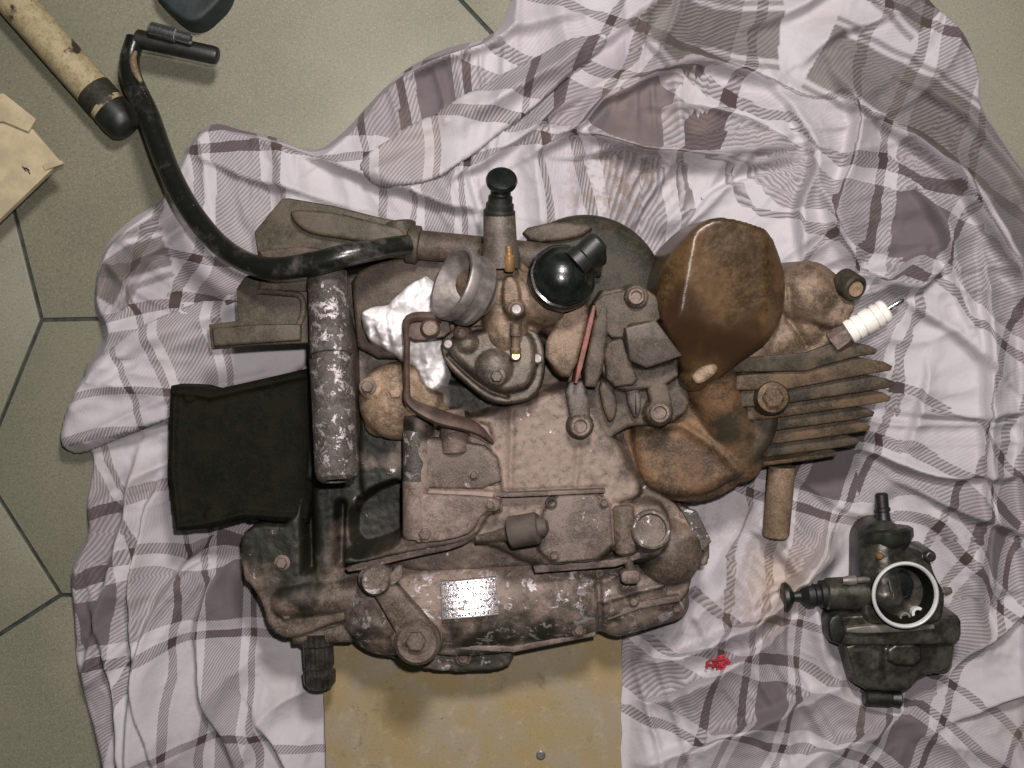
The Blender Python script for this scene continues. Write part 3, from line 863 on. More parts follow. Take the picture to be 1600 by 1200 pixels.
# right end: boss column, ring seat, rounded end
H.cap((974, 792, 176), (977, 862, 172), 19, 19, 3, True)
H.poly([(985, 790), (1030, 785), (1050, 815), (1045, 860), (1000, 885), (960, 870)], 178, 10, 6, 4)
H.dome((1050, 868), 54, 168, 40, 4)
H.poly([(1055, 788), (1085, 800), (1112, 850), (1106, 888), (1082, 880), (1075, 830)], 122, 6, 12, 3)
H.poly([(1060, 795), (1080, 806), (1098, 846), (1088, 862), (1072, 830)], 134, 4, 9, 2)
H.groove([(640, 764), (800, 770), (850, 767), (945, 764)], 200, 2.2, 3.5)
H.groove([(700, 645), (760, 668), (768, 690)], 190, 4, 8)
H.ridge([(800, 640), (798, 760)], 190, 5, 4)
H.ridge([(905, 700), (900, 765)], 196, 5, 3)
H.rough(5.0, 40, 1, 2.0)
H.build('crankcase', ZB, M['case'], eng, {'dirt_shade': blob_mask([(440, 810, 100, 0.8), (480, 700, 120, 1.0), (600, 500, 120, 0.55), (590, 815, 55, 1.0), (470, 960, 80, 0.25), (600, 700, 60, 0.55), (720, 640, 65, 0.75), (680, 560, 60, .7), (640, 480, 60, .5), (1050, 880, 60, 0.55), (900, 480, 90, .6), (765, 797, 16, .8), (990, 870, 40, .4)], 170, -0.12, 45, 0.7), 'dust': blob_mask([(700, 790, 60, .9), (680, 730, 50, .6), (790, 740, 70, .6), (870, 650, 60, .5), (900, 720, 80, .5), (900, 820, 60, .5), (975, 820, 40, .6), (740, 700, 50, .4), (1085, 820, 25, .7)], 190, 0.1, 30, 0.7, 9)})  # first mask: oil stains, plus shade painted into the recess

M['case_plain'] = grime('dusty_flange', (0.20, 0.15, 0.125), (0.085, 0.06, 0.045), (0.34, 0.27, 0.24), 60, chips=0.05)
# --- lower side cover: barrel with the sticker, lip, right lobe
H = HF((540, 850, 1085, 1060), 150, 2.5)
H.poly([(575, 890), (740, 845), (840, 888), (960, 880), (1000, 885), (1020, 930), (935, 985), (800, 1022), (690, 1030), (600, 1000), (556, 960)], 130, 16, 8, 6)
H.cap((600, 962, 96), (900, 938, 96), 78, 74, 8)
H.cap((900, 938, 96), (1000, 925, 92), 74, 60, 8)
H.poly([(545, 985), (600, 985), (650, 1000), (650, 1034), (600, 1028), (560, 1006)], 92, 8, 12, 4)
H.poly([(640, 1000), (790, 1000), (806, 1020), (794, 1048), (700, 1052), (640, 1042)], 104, 8, 12, 4)
H.cap((968, 962, 104), (1050, 945, 96), 40, 32, 3)
H.poly([(940, 920), (1075, 890), (1082, 915), (1062, 965), (1000, 985), (950, 985)], 112, 10, 12, 4)
H.ridge([(940, 938), (1000, 922), (1075, 910)], 150, 4, 8)
H.groove([(934, 900), (938, 960), (940, 1000)], 150, 4, 14)
H.boss((650, 1000), 40, 172, 6, 4)
H.boss((585, 905), 27, 182, 6, 4)
H.ridge([(690, 893), (800, 880)], 170, 6, 2)
H.ridge([(905, 918), (960, 905)], 170, 7, 7)
H.rough(4.0, 26, 4, 2.6)
H.build('side_cover', ZB, M['cover'], eng, {'dirt_shade': blob_mask([(590, 1010, 40, 1.2), (740, 1035, 60, 0.9), (860, 1010, 60, 0.9), (1000, 900, 60, 0.45), (960, 995, 40, .6), (560, 950, 40, .6), (800, 880, 30, .2)], 150, -0.15, 30, 0.75, 5), 'dust': blob_mask([(650, 920, 70, .7), (760, 880, 80, .6), (850, 900, 60, .4), (640, 1000, 40, .5), (980, 960, 40, .4)], 160, 0.05, 26, 0.8, 12)})  # first mask: oil stains, plus painted shade along the barrel's underside
# foil sticker hugging the barrel
def sticker():
    n, m = 14, 10
    vs, uv = [], []
    a = np.array(W(600, 962, 174)); b = np.array(W(900, 938, 170)); d = (b - a) / np.linalg.norm(b - a); nrm = np.array((-d[1], d[0]))
    c = np.array(W(733, 937, 180)); base = np.dot(c - a, nrm)
    z0 = 96 + 78 * .907 + 5.0
    for j in range(m + 1):
        for i in range(n + 1):
            u = (i / n - .5) * 80; v = (j / m - .5) * 52
            p = c + d * u + nrm * v
            z = z0 - 0.055 * (p[0] - c[0]) - 0.214 * (p[1] - c[1]) - (u / 40) ** 2 * 4.2 - (v / 26) ** 2 * 1.0
            vs.append((p[0], p[1], z)); uv.append((i / n, j / m))
    fs = [(j * (n + 1) + i, j * (n + 1) + i + 1, (j + 1) * (n + 1) + i + 1, (j + 1) * (n + 1) + i) for j in range(m) for i in range(n)]
    nv = len(vs); rim = [i for i in range(n + 1)] + [j * (n + 1) + n for j in range(1, m + 1)] + [m * (n + 1) + i for i in range(n - 1, -1, -1)] + [j * (n + 1) for j in range(m - 1, 0, -1)]
    for q in rim: vs.append((vs[q][0], vs[q][1], vs[q][2] - 9)); uv.append(uv[q])
    for q in range(len(rim)):
        w = (q + 1) % len(rim); fs.append((rim[w], rim[q], nv + q, nv + w))
    o = mk('sticker', vs, fs, M['plate'], eng, 60, uvs=uv)
    o['label'] = 'worn foil sticker with rows of small print, glaring white'
    return o
sticker()
# gear arm on the cover
ga = prism('link_arm', [(566, 900), (588, 882), (606, 900), (682, 985), (686, 1012), (668, 1034), (640, 1030), (628, 1006)], 168, 194, M['case'], eng, bev=5, rnd=2)
lathe('pivot', VZ(588, 905, 190, 175), VZ(588, 905, 190, 206), [(0, 24), (0.8, 24), (1, 20), (1, .1)], M['cover'], ga, n=24)
prism('tab', [(606, 902), (622, 882), (630, 886), (628, 904), (610, 918)], 190, 200, M['cover'], ga, bev=2, rnd=1)
lathe('hub', VZ(652, 1003, 195, 180), VZ(652, 1003, 195, 204), [(0, 36), (0.7, 36), (1, 30), (1, .1)], M['case'], ga, n=28)
hexhead('bolt', VZ(650, 1001, 205, 202), 18, 14, M['case'], ga)
# splined shaft at the lower left
lathe('splined_shaft', V(496, 985, 96), V(500, 1072, 84), [(0, 26), (0.2, 26), (0.24, 22), (0.62, 22), (0.64, 19), (0.72, 19), (0.74, 24), (0.93, 23), (1, 18), (1, .1)], M['ncarb'], eng, n=48, knurl=3, kamp=0.08)
# left dark block
H = HF((258, 570, 500, 840), 120, 2.5)
H.poly([(266, 602), (310, 605), (328, 610), (400, 594), (486, 574), (500, 700), (480, 820), (380, 812), (330, 826), (274, 831), (262, 735)], 116, 5, 14, 3, 0)
H.ridge([(272, 612), (310, 616), (328, 620), (478, 586)], 116, 5, 7)
H.ridge([(274, 612), (271, 735), (281, 822)], 116, 5, 7)
H.ridge([(281, 822), (330, 816), (380, 802), (478, 808)], 116, 5, 7)
#H.pit([(296, 634), (462, 606), (466, 790), (304, 796)], 116, 100, 10)
H.boss((330, 806), 12, 122, 4, 3)
H.boss((296, 620), 9, 120, 3, 2)
H.rough(0.5, 90, 6, 0.3)
H.build('sprocket_housing', ZB, M['oilblack'], eng)
# mounting tube
mt = lathe('mounting_tube', V(511, 424, 196), V(527, 752, 258), [(0, 26), (0.01, 31), (0.405, 32), (0.41, 29), (0.425, 29), (0.43, 33), (0.95, 33), (0.985, 30), (1.0, 24), (1.0, 19), (0.86, 18), (0.86, .1)], M['flaky'], eng, n=32)
prism('lug', [(488, 480), (548, 476), (556, 730), (496, 736)], 100, 205, M['brown'], mt, bev=6, rnd=1)
# bracket plates upper left
bp = prism('bracket', [(326, 507), (372, 501), (369, 452), (382, 432), (405, 426), (486, 428), (486, 536), (410, 540), (330, 546)], 158, 166, M['olive'], eng, bev=2, rnd=0)
sweep('hook_rib', [V(402, 455, 167), V(440, 458, 170), V(468, 462, 170), V(474, 485, 169), V(462, 515, 167), V(444, 518, 167)], 5, M['brown'], bp, flat=0.7)
prism('slot_plate', [(404, 436), (480, 432), (478, 456), (404, 452)], 166, 170, M['brown'], bp, bev=2, rnd=0)
prism('foot', [(330, 512), (400, 506), (470, 506), (470, 532), (334, 542)], 140, 174, M['olive'], bp, bev=4, rnd=0)
# folded arm-shaped guard at the top left
lg = prism('lever_guard', [(397, 362), (420, 334), (440, 310), (450, 309), (520, 321), (600, 341), (640, 347), (642, 394), (590, 402), (500, 418), (418, 414), (402, 398)], 90, 186, M['olive'], eng, bev=3, rnd=0)
prism('raised_face', [(452, 326), (520, 330), (600, 350), (632, 356), (634, 386), (580, 380), (524, 371), (488, 366), (468, 356), (456, 342)], 180, 200, M['olive'], lg, bev=5, rnd=1)
prism('step', [(402, 392), (470, 384), (560, 396), (590, 402), (500, 417), (418, 413)], 180, 192, M['brown'], lg, bev=3, rnd=0)
lathe('hub', V(624, 346, 176), V(630, 398, 176), [(0, 20), (0.06, 25), (0.94, 25), (1, 20), (1, .1)], M['olive'], lg, n=26)
# rod behind the carburettor and the domed flywheel cover
sweep('shaft', [V(600, 378, 176), V(760, 392, 176), V(940, 412, 170)], [24, 22, 22], M['brown'], eng, n=20)
lathe('shaft_collar', V(636, 380, 178), V(656, 383, 178), [(0, 27), (.1, 30), (.9, 30), (1, 27), (1, .1)], M['olive'], eng, n=24)
lathe('flywheel_cover', VZ(916, 458, 150, ZB), VZ(916, 458, 150, 158), [(0, 120), (0.7, 119), (0.84, 114), (0.93, 104), (0.98, 88), (1.0, 60), (1.0, 0.1)], M['dark'], eng, n=56, ang=50)
# link wire between arm cover and tube
sweep('link_rod', [V(540, 410, 215), V(590, 395, 215), V(612, 385, 212)], 6, M['tan'], eng, n=8)
prism('rear_plate', [(548, 428), (600, 405), (650, 398), (705, 405), (720, 470), (700, 560), (560, 560), (552, 480)], 110, 162, M['brown'], eng, bev=6, rnd=1)
prism('cover_rib', [(812, 358), (868, 345), (932, 352), (905, 372), (832, 380)], 140, 168, M['brown'], eng, bev=5, rnd=1)

# --- kick lever
kl = sweep('kick_lever', [V(212, 60, 62), V(203, 92, 66), V(206, 125, 72), V(232, 182, 84), V(262, 262, 110), V(296, 326, 140), V(340, 380, 172), V(385, 410, 205), V(430, 420, 228), V(490, 412, 240), V(550, 397, 240), V(640, 381, 205)],
          [15, 15, 17, 18, 17, 17, 17, 17, 18, 19, 18, 15], M['lever'], eng, n=18, per=7)
lathe('pedal', V(212, 60, 64), V(342, 88, 60), [(0, 12), (0.02, 15), (0.5, 14.5), (0.93, 14.5), (0.98, 13), (1, 8), (1, .1)], M['rubber'], kl, n=20)
lathe('pedal_sleeve', V(232, 44, 84), V(302, 62, 82), [(0, 7), (0.05, 11), (0.6, 11), (0.62, 9), (0.95, 9), (1, 6), (1, .1)], M['bright'], kl, n=18)
sweep('bare_streak', [V(212, 80, 79), V(208, 95, 81), V(212, 112, 85), V(220, 128, 89)], [3, 6, 6, 3], M['tan'], kl, n=10)

# --- dusty lump (starter end) with the bent strip
H = HF((555, 570, 700, 690), 210, 2.2)
H.dome((616, 628), 62, 212, 46, 4)
H.poly([(560, 590), (620, 566), (672, 580), (690, 640), (650, 674), (600, 672), (576, 640)], 196, 16, 6, 8)
H.boss((576, 606), 16, 208, 4, 3)
H.cap((590, 660, 160), (680, 650, 168), 24, 20, 6)
H.rough(6, 26, 11, 2.4)
sl = H.build('starter_end', 110, M['tan'], eng)
hexhead('bolt', VZ(574, 604, 214, 208), 11, 9, M['bolt'], sl)
hexhead('bolt', VZ(618, 612, 214, 211), 12, 7, M['tan'], sl)
sb = sweep('bent_strip', [V(690, 497, 262), V(640, 500, 262), V(636, 540, 262), V(636, 600, 258), V(640, 628, 252), V(680, 650, 242), V(740, 668, 226), V(768, 690, 200)], [10, 9, 5, 5, 7, 11, 9, 4], M['strip'], eng, n=12, flat=2.0)
lathe('screw', VZ(672, 513, 276, 262), VZ(672, 513, 276, 280), [(0, 16), (0.6, 16), (1, 11), (1, .1)], M['bolt'], sb, n=20)
prism('strip_plate', [(634, 497), (700, 494), (706, 524), (650, 534), (634, 524)], 262, 270, M['strip'], sb, bev=2, rnd=1)
# --- switch with rubber cap, stem
sw = lathe('neutral_switch', V(797, 832, 232), V(855, 822, 246), [(0, 22), (0.04, 25), (0.72, 25), (0.78, 22), (0.8, 16), (0.9, 15), (1, 10), (1, .1)], M['greyrub'], eng, n=28)
sweep('stem', [V(745, 842, 206), V(772, 838, 214), V(800, 832, 228)], [6, 8, 12], M['case'], sw, n=12)
# --- oil screw and plug at the right end
lathe('boss_column', V(973, 790, 188), V(978, 866, 184), [(0, 13), (0.06, 17), (0.94, 17), (1, 13), (1, .1)], M['case'], eng, n=22)
ls = lathe('lock_screw', V(979, 862, 180), V(986, 896, 178), [(0, 8), (1, 7), (1, .1)], M['bolt'], eng, n=14)
prism('screw_head', [(969, 892), (1000, 890), (1002, 912), (972, 914)], 160, 192, M['bolt'], ls, bev=3, rnd=1)
pr = lathe('plug_ring', V(1012, 832, 176), V(1018, 826, 202), [(0, 32), (0.9, 31), (1, 28), (1, 24), (0.8, 23), (0.8, .1)], M['cover'], eng, n=30)
for (bx, by, bz, br) in ((664, 834, 226, 11), (766, 789, 227, 8)):
    hexhead('bolt', VZ(bx, by, bz, bz - 4), br, 8, M['bolt'], eng)

# --- crisp cast blocks on the crankcase
gh = prism('gear_housing', [(634, 770), (768, 776), (783, 784), (781, 799), (754, 801), (740, 832), (702, 845), (638, 850)], 140, 223, M['dusty'], eng, bev=4, rnd=1)
lathe('column', V(650, 752, 206), V(650, 842, 208), [(0, 21), (0.93, 21), (1, 18), (1, .1)], M['dusty'], gh, n=28)
uh = prism('upper_housing', [(630, 690), (690, 682), (776, 702), (786, 766), (632, 762)], 140, 215, M['case_plain'], eng, bev=4, rnd=1)
lathe('column', V(649, 672, 204), V(650, 752, 206), [(0, 18), (0.05, 20), (1, 20), (1, .1)], M['flaky'], uh, n=28)
lathe('breather_pipe', V(706, 640, 208), V(711, 708, 206), [(0, 20), (0.5, 20), (0.52, 21.5), (0.96, 21.5), (1, 19), (1, .1)], M['dusty'], uh, n=28)
prism('oil_gallery', [(851, 776), (952, 771), (960, 872), (839, 883)], 150, 208, M['case_plain'], eng, bev=4, rnd=1)
# --- more fixings and cast detail
for (bx, by, bz, br) in ((724, 1028, 112, 10), (905, 985, 148, 9), (1058, 950, 126, 9), (596, 1004, 100, 9), (944, 786, 212, 7), (866, 868, 212, 8), (740, 742, 219, 7), (440, 880, 134, 10), (448, 960, 132, 9), (1095, 852, 130, 7), (990, 940, 150, 8)):
    hexhead('bolt', VZ(bx, by, bz, bz - 5), br, 9, M['bolt'], eng)
lathe('oil_hole', VZ(862, 786, 212, 200), VZ(862, 786, 212, 212), [(0, 9), (1, 9), (1, 6), (0.3, 5), (0.3, .1)], M['dark'], eng, n=16)
prism('case_flange', [(632, 858), (640, 846), (716, 838), (738, 818), (746, 794), (784, 790), (786, 800), (756, 806), (748, 836), (718, 856), (640, 872), (545, 896), (538, 886)], 150, 190, M['case_plain'], eng, bev=2, rnd=1)
prism('case_step', [(832, 884), (960, 874), (1000, 862), (1004, 872), (962, 886), (836, 896)], 140, 186, M['case_plain'], eng, bev=2, rnd=0)
prism('gasket_edge', [(640, 766), (800, 770), (946, 764), (946, 770), (800, 777), (640, 773)], 180, 206, M['case_plain'], eng, bev=1, rnd=0)
prism('cover_rib', [(690, 1004), (800, 1010), (930, 986), (932, 994), (802, 1020), (690, 1014)], 90, 132, M['case_plain'], eng, bev=2, rnd=0)
prism('clamp_plate', [(1062, 792), (1090, 800), (1112, 846), (1100, 862), (1084, 850), (1078, 822)], 110, 140, M['flaky'], eng, bev=2, rnd=0)
prism('drain_boss', [(945, 958), (1000, 940), (1062, 930), (1064, 940), (1000, 952), (950, 970)], 120, 146, M['case_plain'], eng, bev=2, rnd=0)
# --- intake manifold
H = HF((840, 430, 1075, 720), 210, 2.2)
H.poly([(925, 455), (1000, 445), (1030, 470), (1060, 545), (1060, 600), (960, 615), (930, 560)], 206, 5, 10, 3, 1)
H.poly([(935, 470), (1010, 455), (1030, 500), (1000, 530), (945, 525)], 222, 4, 8, 2, 1)
H.poly([(975, 510), (1025, 502), (1064, 556), (1010, 572), (985, 560)], 240, 4, 3, 2, 1, (-0.05, 0.15))
H.poly([(880, 596), (960, 590), (1070, 580), (1082, 640), (1040, 668), (990, 664), (960, 680), (940, 705), (910, 708), (890, 680)], 178, 10, 10, 4)
H.boss((907, 666), 20, 208, 3, 2)
H.boss((1031, 645), 21, 208, 3, 2)
H.boss((995, 463), 19, 238, 3, 2)
H.rough(3.5, 26, 13, 1.8)
im = H.build('intake_manifold', 60, M['brown'], eng)
for (bx, by, bz, br) in ((907, 666, 212, 17), (1031, 645, 212, 17), (994, 463, 242, 14)):
    lathe('bolt', VZ(bx, by, bz, bz - 6), VZ(bx, by, bz, bz + 4), [(0, br), (0.7, br), (1, br * .85), (1, br * .62), (0.5, br * .55), (0.5, .1)], M['bolt'], im, n=22)
for k, (x0, x1, y1, zt) in enumerate(((882, 924, 674, 206), (934, 966, 656, 198), (974, 1004, 650, 196), (1010, 1052, 656, 207))):
    prism('rib', [(x0, 598), (x1 - 8, 594), (x1, y1 - 18), (x1 - 6, y1), (x0 + 18, y1 + 4), (x0 + 10, y1 - 12)], 100, zt, M['brown'] if k % 2 else M['greymetal'], im, bev=5, rnd=1)
prism('flange_plate', [(926, 464), (1004, 447), (1031, 466), (1034, 505), (962, 534), (934, 505)], 160, 229, M['brown'], im, bev=3, rnd=1)
prism('elbow_block', [(976, 512), (1024, 501), (1068, 556), (1012, 575), (984, 563)], 160, 246, M['greymetal'], im, bev=4, rnd=0, tilt=(-0.1, 0.25))
prism('elbow_block', [(942, 540), (975, 520), (986, 566), (1000, 600), (950, 606)], 150, 222, M['brown'], im, bev=4, rnd=1, tilt=(0.2, 0.0))
# flanges with the red gasket
fa = prism('carburettor_flange', [(880, 480), (908, 470), (924, 480), (896, 590), (874, 588), (846, 548)], 150, 232, M['pot'], im, bev=6, rnd=1)
prism('gasket', [(925, 476), (933, 478), (904, 600), (896, 598)], 140, 233, M['red'], im, bev=1.5, rnd=1)
prism('spacer', [(934, 472), (956, 482), (938, 606), (908, 604)], 140, 230, M['brown'], im, bev=5, rnd=1)
prism('gasket', [(863, 560), (876, 556), (884, 574), (872, 580)], 150, 218, M['red'], im, bev=2, rnd=1)

# --- cylinder, crankcase mouth and fins
H = HF((945, 540, 1400, 795), 170, 2.5)
H.poly(circ(1070, 688, 116, 28, 98, 0.15), 120, 16, 12, 4, 0)
H.poly([(985, 640), (1080, 590), (1190, 560), (1230, 640), (1200, 715), (1120, 770), (1060, 782), (1000, 760)], 150, 26, 5, 10, 2, (0, 0.05))
H.poly([(1075, 580), (1140, 560), (1260, 550), (1330, 590), (1340, 690), (1240, 722), (1160, 730), (1110, 690)], 112, 34, 4, 8, 2)
H.ridge([(1010, 668), (1060, 662), (1120, 700), (1160, 742)], 140, 7, 7)
H.boss((1210, 622), 26, 200, 6, 4)
H.cap((1118, 590, 172), (1165, 722, 112), 44, 36, 6)
H.rough(4, 60, 17, 1.0)
M['finrust'] = grime('rusty_fin_metal', (0.150, 0.092, 0.052), (0.050, 0.036, 0.020), (0.22, 0.15, 0.09), 50)
M['fin'] = grime('dark_fin_metal', (0.115, 0.080, 0.048), (0.025, 0.022, 0.013), (0.14, 0.11, 0.08), 60)
cy = H.build('cylinder', ZB, M['rust'], eng, {'dirt_shade': blob_mask([(1290, 640, 110, 1.0), (1200, 600, 90, .7), (1090, 690, 50, .35), (1000, 650, 40, .6), (1320, 580, 70, .6)], 160, -0.15, 40, 0.6), 'dust': blob_mask([(1010, 700, 40, .3)], 140, -.1, 30, .3)})
hexhead('bolt', VZ(1208, 621, 208, 203), 19, 12, M['rust'], cy)
for k, (x1, y1, zt, lw) in enumerate([(1372, 548, 196, 1260), (1396, 574, 186, 1230), (1400, 600, 174, 1200), (1394, 622, 160, 1190), (1368, 646, 146, 1180), (1362, 668, 132, 1170), (1344, 690, 118, 1160), (1310, 708, 104, 1150)]):
    y0 = y1 + (1150 - x1) * -0.10
    prism('cooling_fin', [(1095, y0 - 6), (lw, y0 - 20), (x1 - 60, y1 - 17), (x1 - 14, y1 - 9), (x1, y1 - 2), (x1 - 3, y1 + 5), (x1 - 40, y1 + 11), (lw, y0 + 10), (1110, y0 + 12)], zt - 11, zt, M['finrust'] if k % 2 else M['fin'], cy, bev=2.5, rnd=0, tilt=(-0.03, 0.10))
lathe('drain_pipe', V(1222, 728, 70), V(1212, 838, 56), [(0, 21), (0.97, 21), (1, 19), (1, 15), (0.8, 14), (0.8, .1)], M['tan'], cy, n=24)

# --- cylinder head neck, exhaust stub, plug
H = HF((1140, 400, 1370, 600), 200, 2.2)
H.poly([(1180, 520), (1230, 440), (1255, 412), (1285, 408), (1325, 440), (1335, 500), (1320, 530), (1250, 570), (1160, 590), (1140, 570)], 186, 18, 8, 6)
H.dome((1272, 455), 52, 222, 40, 8)
H.poly([(1240, 440), (1300, 425), (1345, 470), (1320, 515), (1265, 505)], 206, 14, 6, 6)
H.cap((1170, 560, 160), (1260, 510, 160), 34, 40, 8)
H.groove([(1232, 450), (1238, 500), (1265, 540)], 200, 5, 10)
H.boss((1310, 552), 14, 190, 4, 3)
H.rough(4, 28, 21, 1.6)
hd = H.build('cylinder_head', 60, M['pot'], eng)
lathe('head_stub', V(1318, 440, 198), V(1338, 452, 222), [(0, 22), (0.9, 21), (1, 18), (1, 14), (0.75, 13), (0.75, .1)], M['dark'], hd, n=24)
lathe('stub_plug', V(1336, 451, 219), V(1338, 452, 222), [(0, 13.5), (1, 12), (1, .1)], M['tan'], hd, n=20)
pl = lathe('spark_plug', V(1303, 536, 190), V(1330, 516, 200), [(0, 20), (0.6, 20), (0.8, 17), (1, 17), (1, .1)], M['bolt'], eng, n=6)
prof = []
Lp = 12
prof += [(0, 15), (0.03, 20), (0.14, 20), (0.16, 18), (0.19, 18), (0.21, 20), (0.32, 20), (0.34, 18), (0.37, 18), (0.39, 20), (0.60, 20), (0.62, 18), (0.65, 18), (0.67, 20), (0.76, 20), (0.78, 18), (0.81, 18), (0.83, 19.5), (0.93, 19), (0.97, 17), (1.0, 13), (1, .1)]
lathe('insulator', V(1324, 521, 200), V(1388, 483, 212), prof, M['ceramic'], pl, n=26)
lathe('terminal', V(1384, 485, 212), V(1412, 468, 216), [(0, 5), (0.3, 5), (0.32, 3), (0.45, 3), (0.5, 4.4), (0.9, 4.4), (1, 2.5), (1, .1)], M['bright'], pl, n=14)

# --- brown valve cover: faceted shell
H = HF((1015, 335, 1250, 620), 250, 2.0)
Pv = chaikin(WP([(1026, 470), (1030, 425), (1050, 388), (1085, 356), (1112, 343), (1150, 348), (1200, 364), (1228, 412), (1236, 450), (1228, 500), (1206, 530), (1160, 566), (1122, 600), (1090, 606), (1072, 580), (1060, 550), (1040, 520)], 240), 1)
d = sdf(H.X, H.Y, Pv)
def plane(px, py, z, gx, gy):
    wx, wy = W(px, py, 255); return z + gx * (H.X - wx) + gy * (H.Y - wy)
def smin(a, b, k): return -smax(-a, -b, k)
top = plane(1120, 430, 268, -0.08, 0.16)
low = plane(1120, 480, 274, 0.06, 0.62)
rgt = plane(1192, 420, 268, -1.15, 0.12)
lef = plane(1052, 440, 258, 0.9, 0.0)
f = smin(smin(top, low, 4), smin(rgt, lef, 8), 5)
t = np.clip(-d / 10, 0, 1)
H.Z = f - 10 * (1 - np.sqrt(np.clip(1 - (1 - t) ** 2, 0, 1))) - np.clip(d, 0, None) * 12
H.cap((1090, 588, 196), (1106, 572, 204), 24, 22, 6)
H.rough(1.8, 60, 25, 0.5)
vc = H.build('valve_cover', 110, M['valve'], eng, {'dirt_shade': blob_mask([(1120, 540, 60, .9), (1180, 540, 40, .5), (1060, 500, 40, .5), (1060, 420, 40, .3)], 240, -0.1, 50, 0.5), 'dust': blob_mask([], 240, -1, 30, 0.1)})  # first mask paints shade onto the lower facet of the shell
prism('chipped_lug', [(1080, 588), (1098, 572), (1118, 566), (1124, 578), (1108, 594), (1090, 602)], 200, 229, M['tan'], vc, bev=5, rnd=2)
prism('paint_chip', circ(1188, 495, 6, 16, 13, -0.1), 225, 252, M['ceramic'], vc, bev=2, rnd=0)

# --- carburettor on the engine
H = HF((690, 380, 905, 560), 260, 2.0)
H.poly([(742, 400), (800, 392), (838, 430), (850, 480), (848, 530), (700, 530), (696, 500), (735, 470)], 222, 18, 8, 8)
H.cap((745, 440, 222), (850, 470, 222), 42, 40, 10)
H.cap((778, 400, 226), (790, 520, 226), 34, 36, 12)
H.cap((850, 475, 200), (900, 520, 195), 34, 30, 10)
H.poly([(786, 432), (806, 430), (818, 490), (800, 502), (786, 480)], 276, 5, 6, 3)
H.boss((806, 482), 14, 280, 4, 3)
H.boss((722, 520), 13, 252, 4, 3)
H.rough(3, 26, 29, 1.4)
cb = H.build('carburettor', 130, M['pot'], eng)
dm = np.array((-0.80, 0.31, 0.50)); dm /= np.linalg.norm(dm)
pm = V(706, 441, 288)
vs, fs = g_lathe(pm - dm * 46, dm, [(0, 46), (8, 56), (16, 57), (18, 52), (30, 53), (32, 58), (44, 60), (47, 58), (47, 53), (40, 51), (10, 40), (-10, 33), (-10, .1)], n=44)
mo = mk('air_horn', vs, fs, M['steel'], cb, 40)
vs, fs = g_lathe(pm - dm * 52, dm, [(0, 33), (4, 31), (4, .1)], n=28)
mk('throttle_slide', vs, fs, M['bright'], mo, 40)
ct = lathe('choke_tube', V(783, 420, 262), V(780, 332, 268), [(0, 30), (0.3, 29), (0.5, 26), (0.96, 25), (1, 23), (1, .1)], M['greymetal'], cb, n=28)
lathe('rubber_boot', V(780, 336, 268), V(783, 292, 282), [(0, 25), (0.15, 25), (0.22, 22), (0.4, 22), (0.46, 19), (0.66, 19), (0.72, 16), (1, 15), (1, .1)], M['rubber'], cb, n=26)
vs, fs = g_lathe(V(783, 292, 286), np.array((0.06, 0.55, 0.83)), [(0, 12), (4, 20), (8, 24), (13, 25), (17, 23), (19, 15), (19, .1)], n=30)
mk('choke_knob', vs, fs, M['black'], cb, 40)
lathe('brass_pin', V(796, 424, 280), V(795, 384, 288), [(0, 7), (.1, 9), (0.6, 9), (0.65, 6), (1, 6), (1, .1)], M['brass'], cb, n=16)
lathe('jet_tube', V(806, 505, 272), V(806, 552, 264), [(0, 9), (0.4, 9), (.45, 7), (0.8, 7), (.85, 9), (1, 8), (1, .1)], M['pot'], cb, n=16)
lathe('screw', VZ(807, 483, 286, 279), VZ(807, 483, 286, 287), [(0, 10), (.7, 10), (1, 7), (1, .1)], M['steel'], cb, n=18)
lathe('screw', VZ(722, 520, 256, 250), VZ(722, 520, 256, 257), [(0, 9), (.7, 9), (1, 6), (1, .1)], M['bolt'], cb, n=16)
# float bowl
H = HF((678, 500, 862, 640), 240, 2.0)
BO = [(686, 548), (692, 524), (716, 510), (770, 506), (836, 512), (850, 540), (851, 580), (843, 610), (826, 626), (790, 632), (762, 626), (736, 606), (704, 578)]
H.poly(BO, 226, 6, 14, 2, 2)
H.poly([(700, 545), (708, 525), (770, 512), (828, 518), (838, 548), (836, 584), (824, 606), (790, 614), (766, 606), (742, 588), (714, 566)], 246, 14, 4, 3, 2)
H.dome((772, 574), 30, 258, 16, 6)
H.dome((730, 535), 18, 252, 10, 5)
H.groove([(700, 556), (740, 594), (768, 612), (792, 620)], 235, 2.6, 5)
H.rough(2, 26, 33, 0.8)
fb = H.build('float_bowl', 150, M['bowl'], cb)
hexhead('drain_screw', VZ(776, 588, 262, 254), 11, 10, M['bowl'], cb)
lathe('screw', VZ(700, 537, 248, 226), VZ(700, 537, 248, 244), [(0, 9), (.8, 9), (1, 6), (1, .1)], M['steel'], cb, n=16)
lathe('screw', VZ(840, 560, 246, 226), VZ(840, 560, 246, 240), [(0, 9), (.8, 9), (1, 6), (1, .1)], M['steel'], cb, n=16)
lathe('screw', VZ(806, 556, 262, 240), VZ(806, 556, 262, 266), [(0, 9), (.8, 9), (1, 6), (1, .1)], M['brass'], cb, n=16)
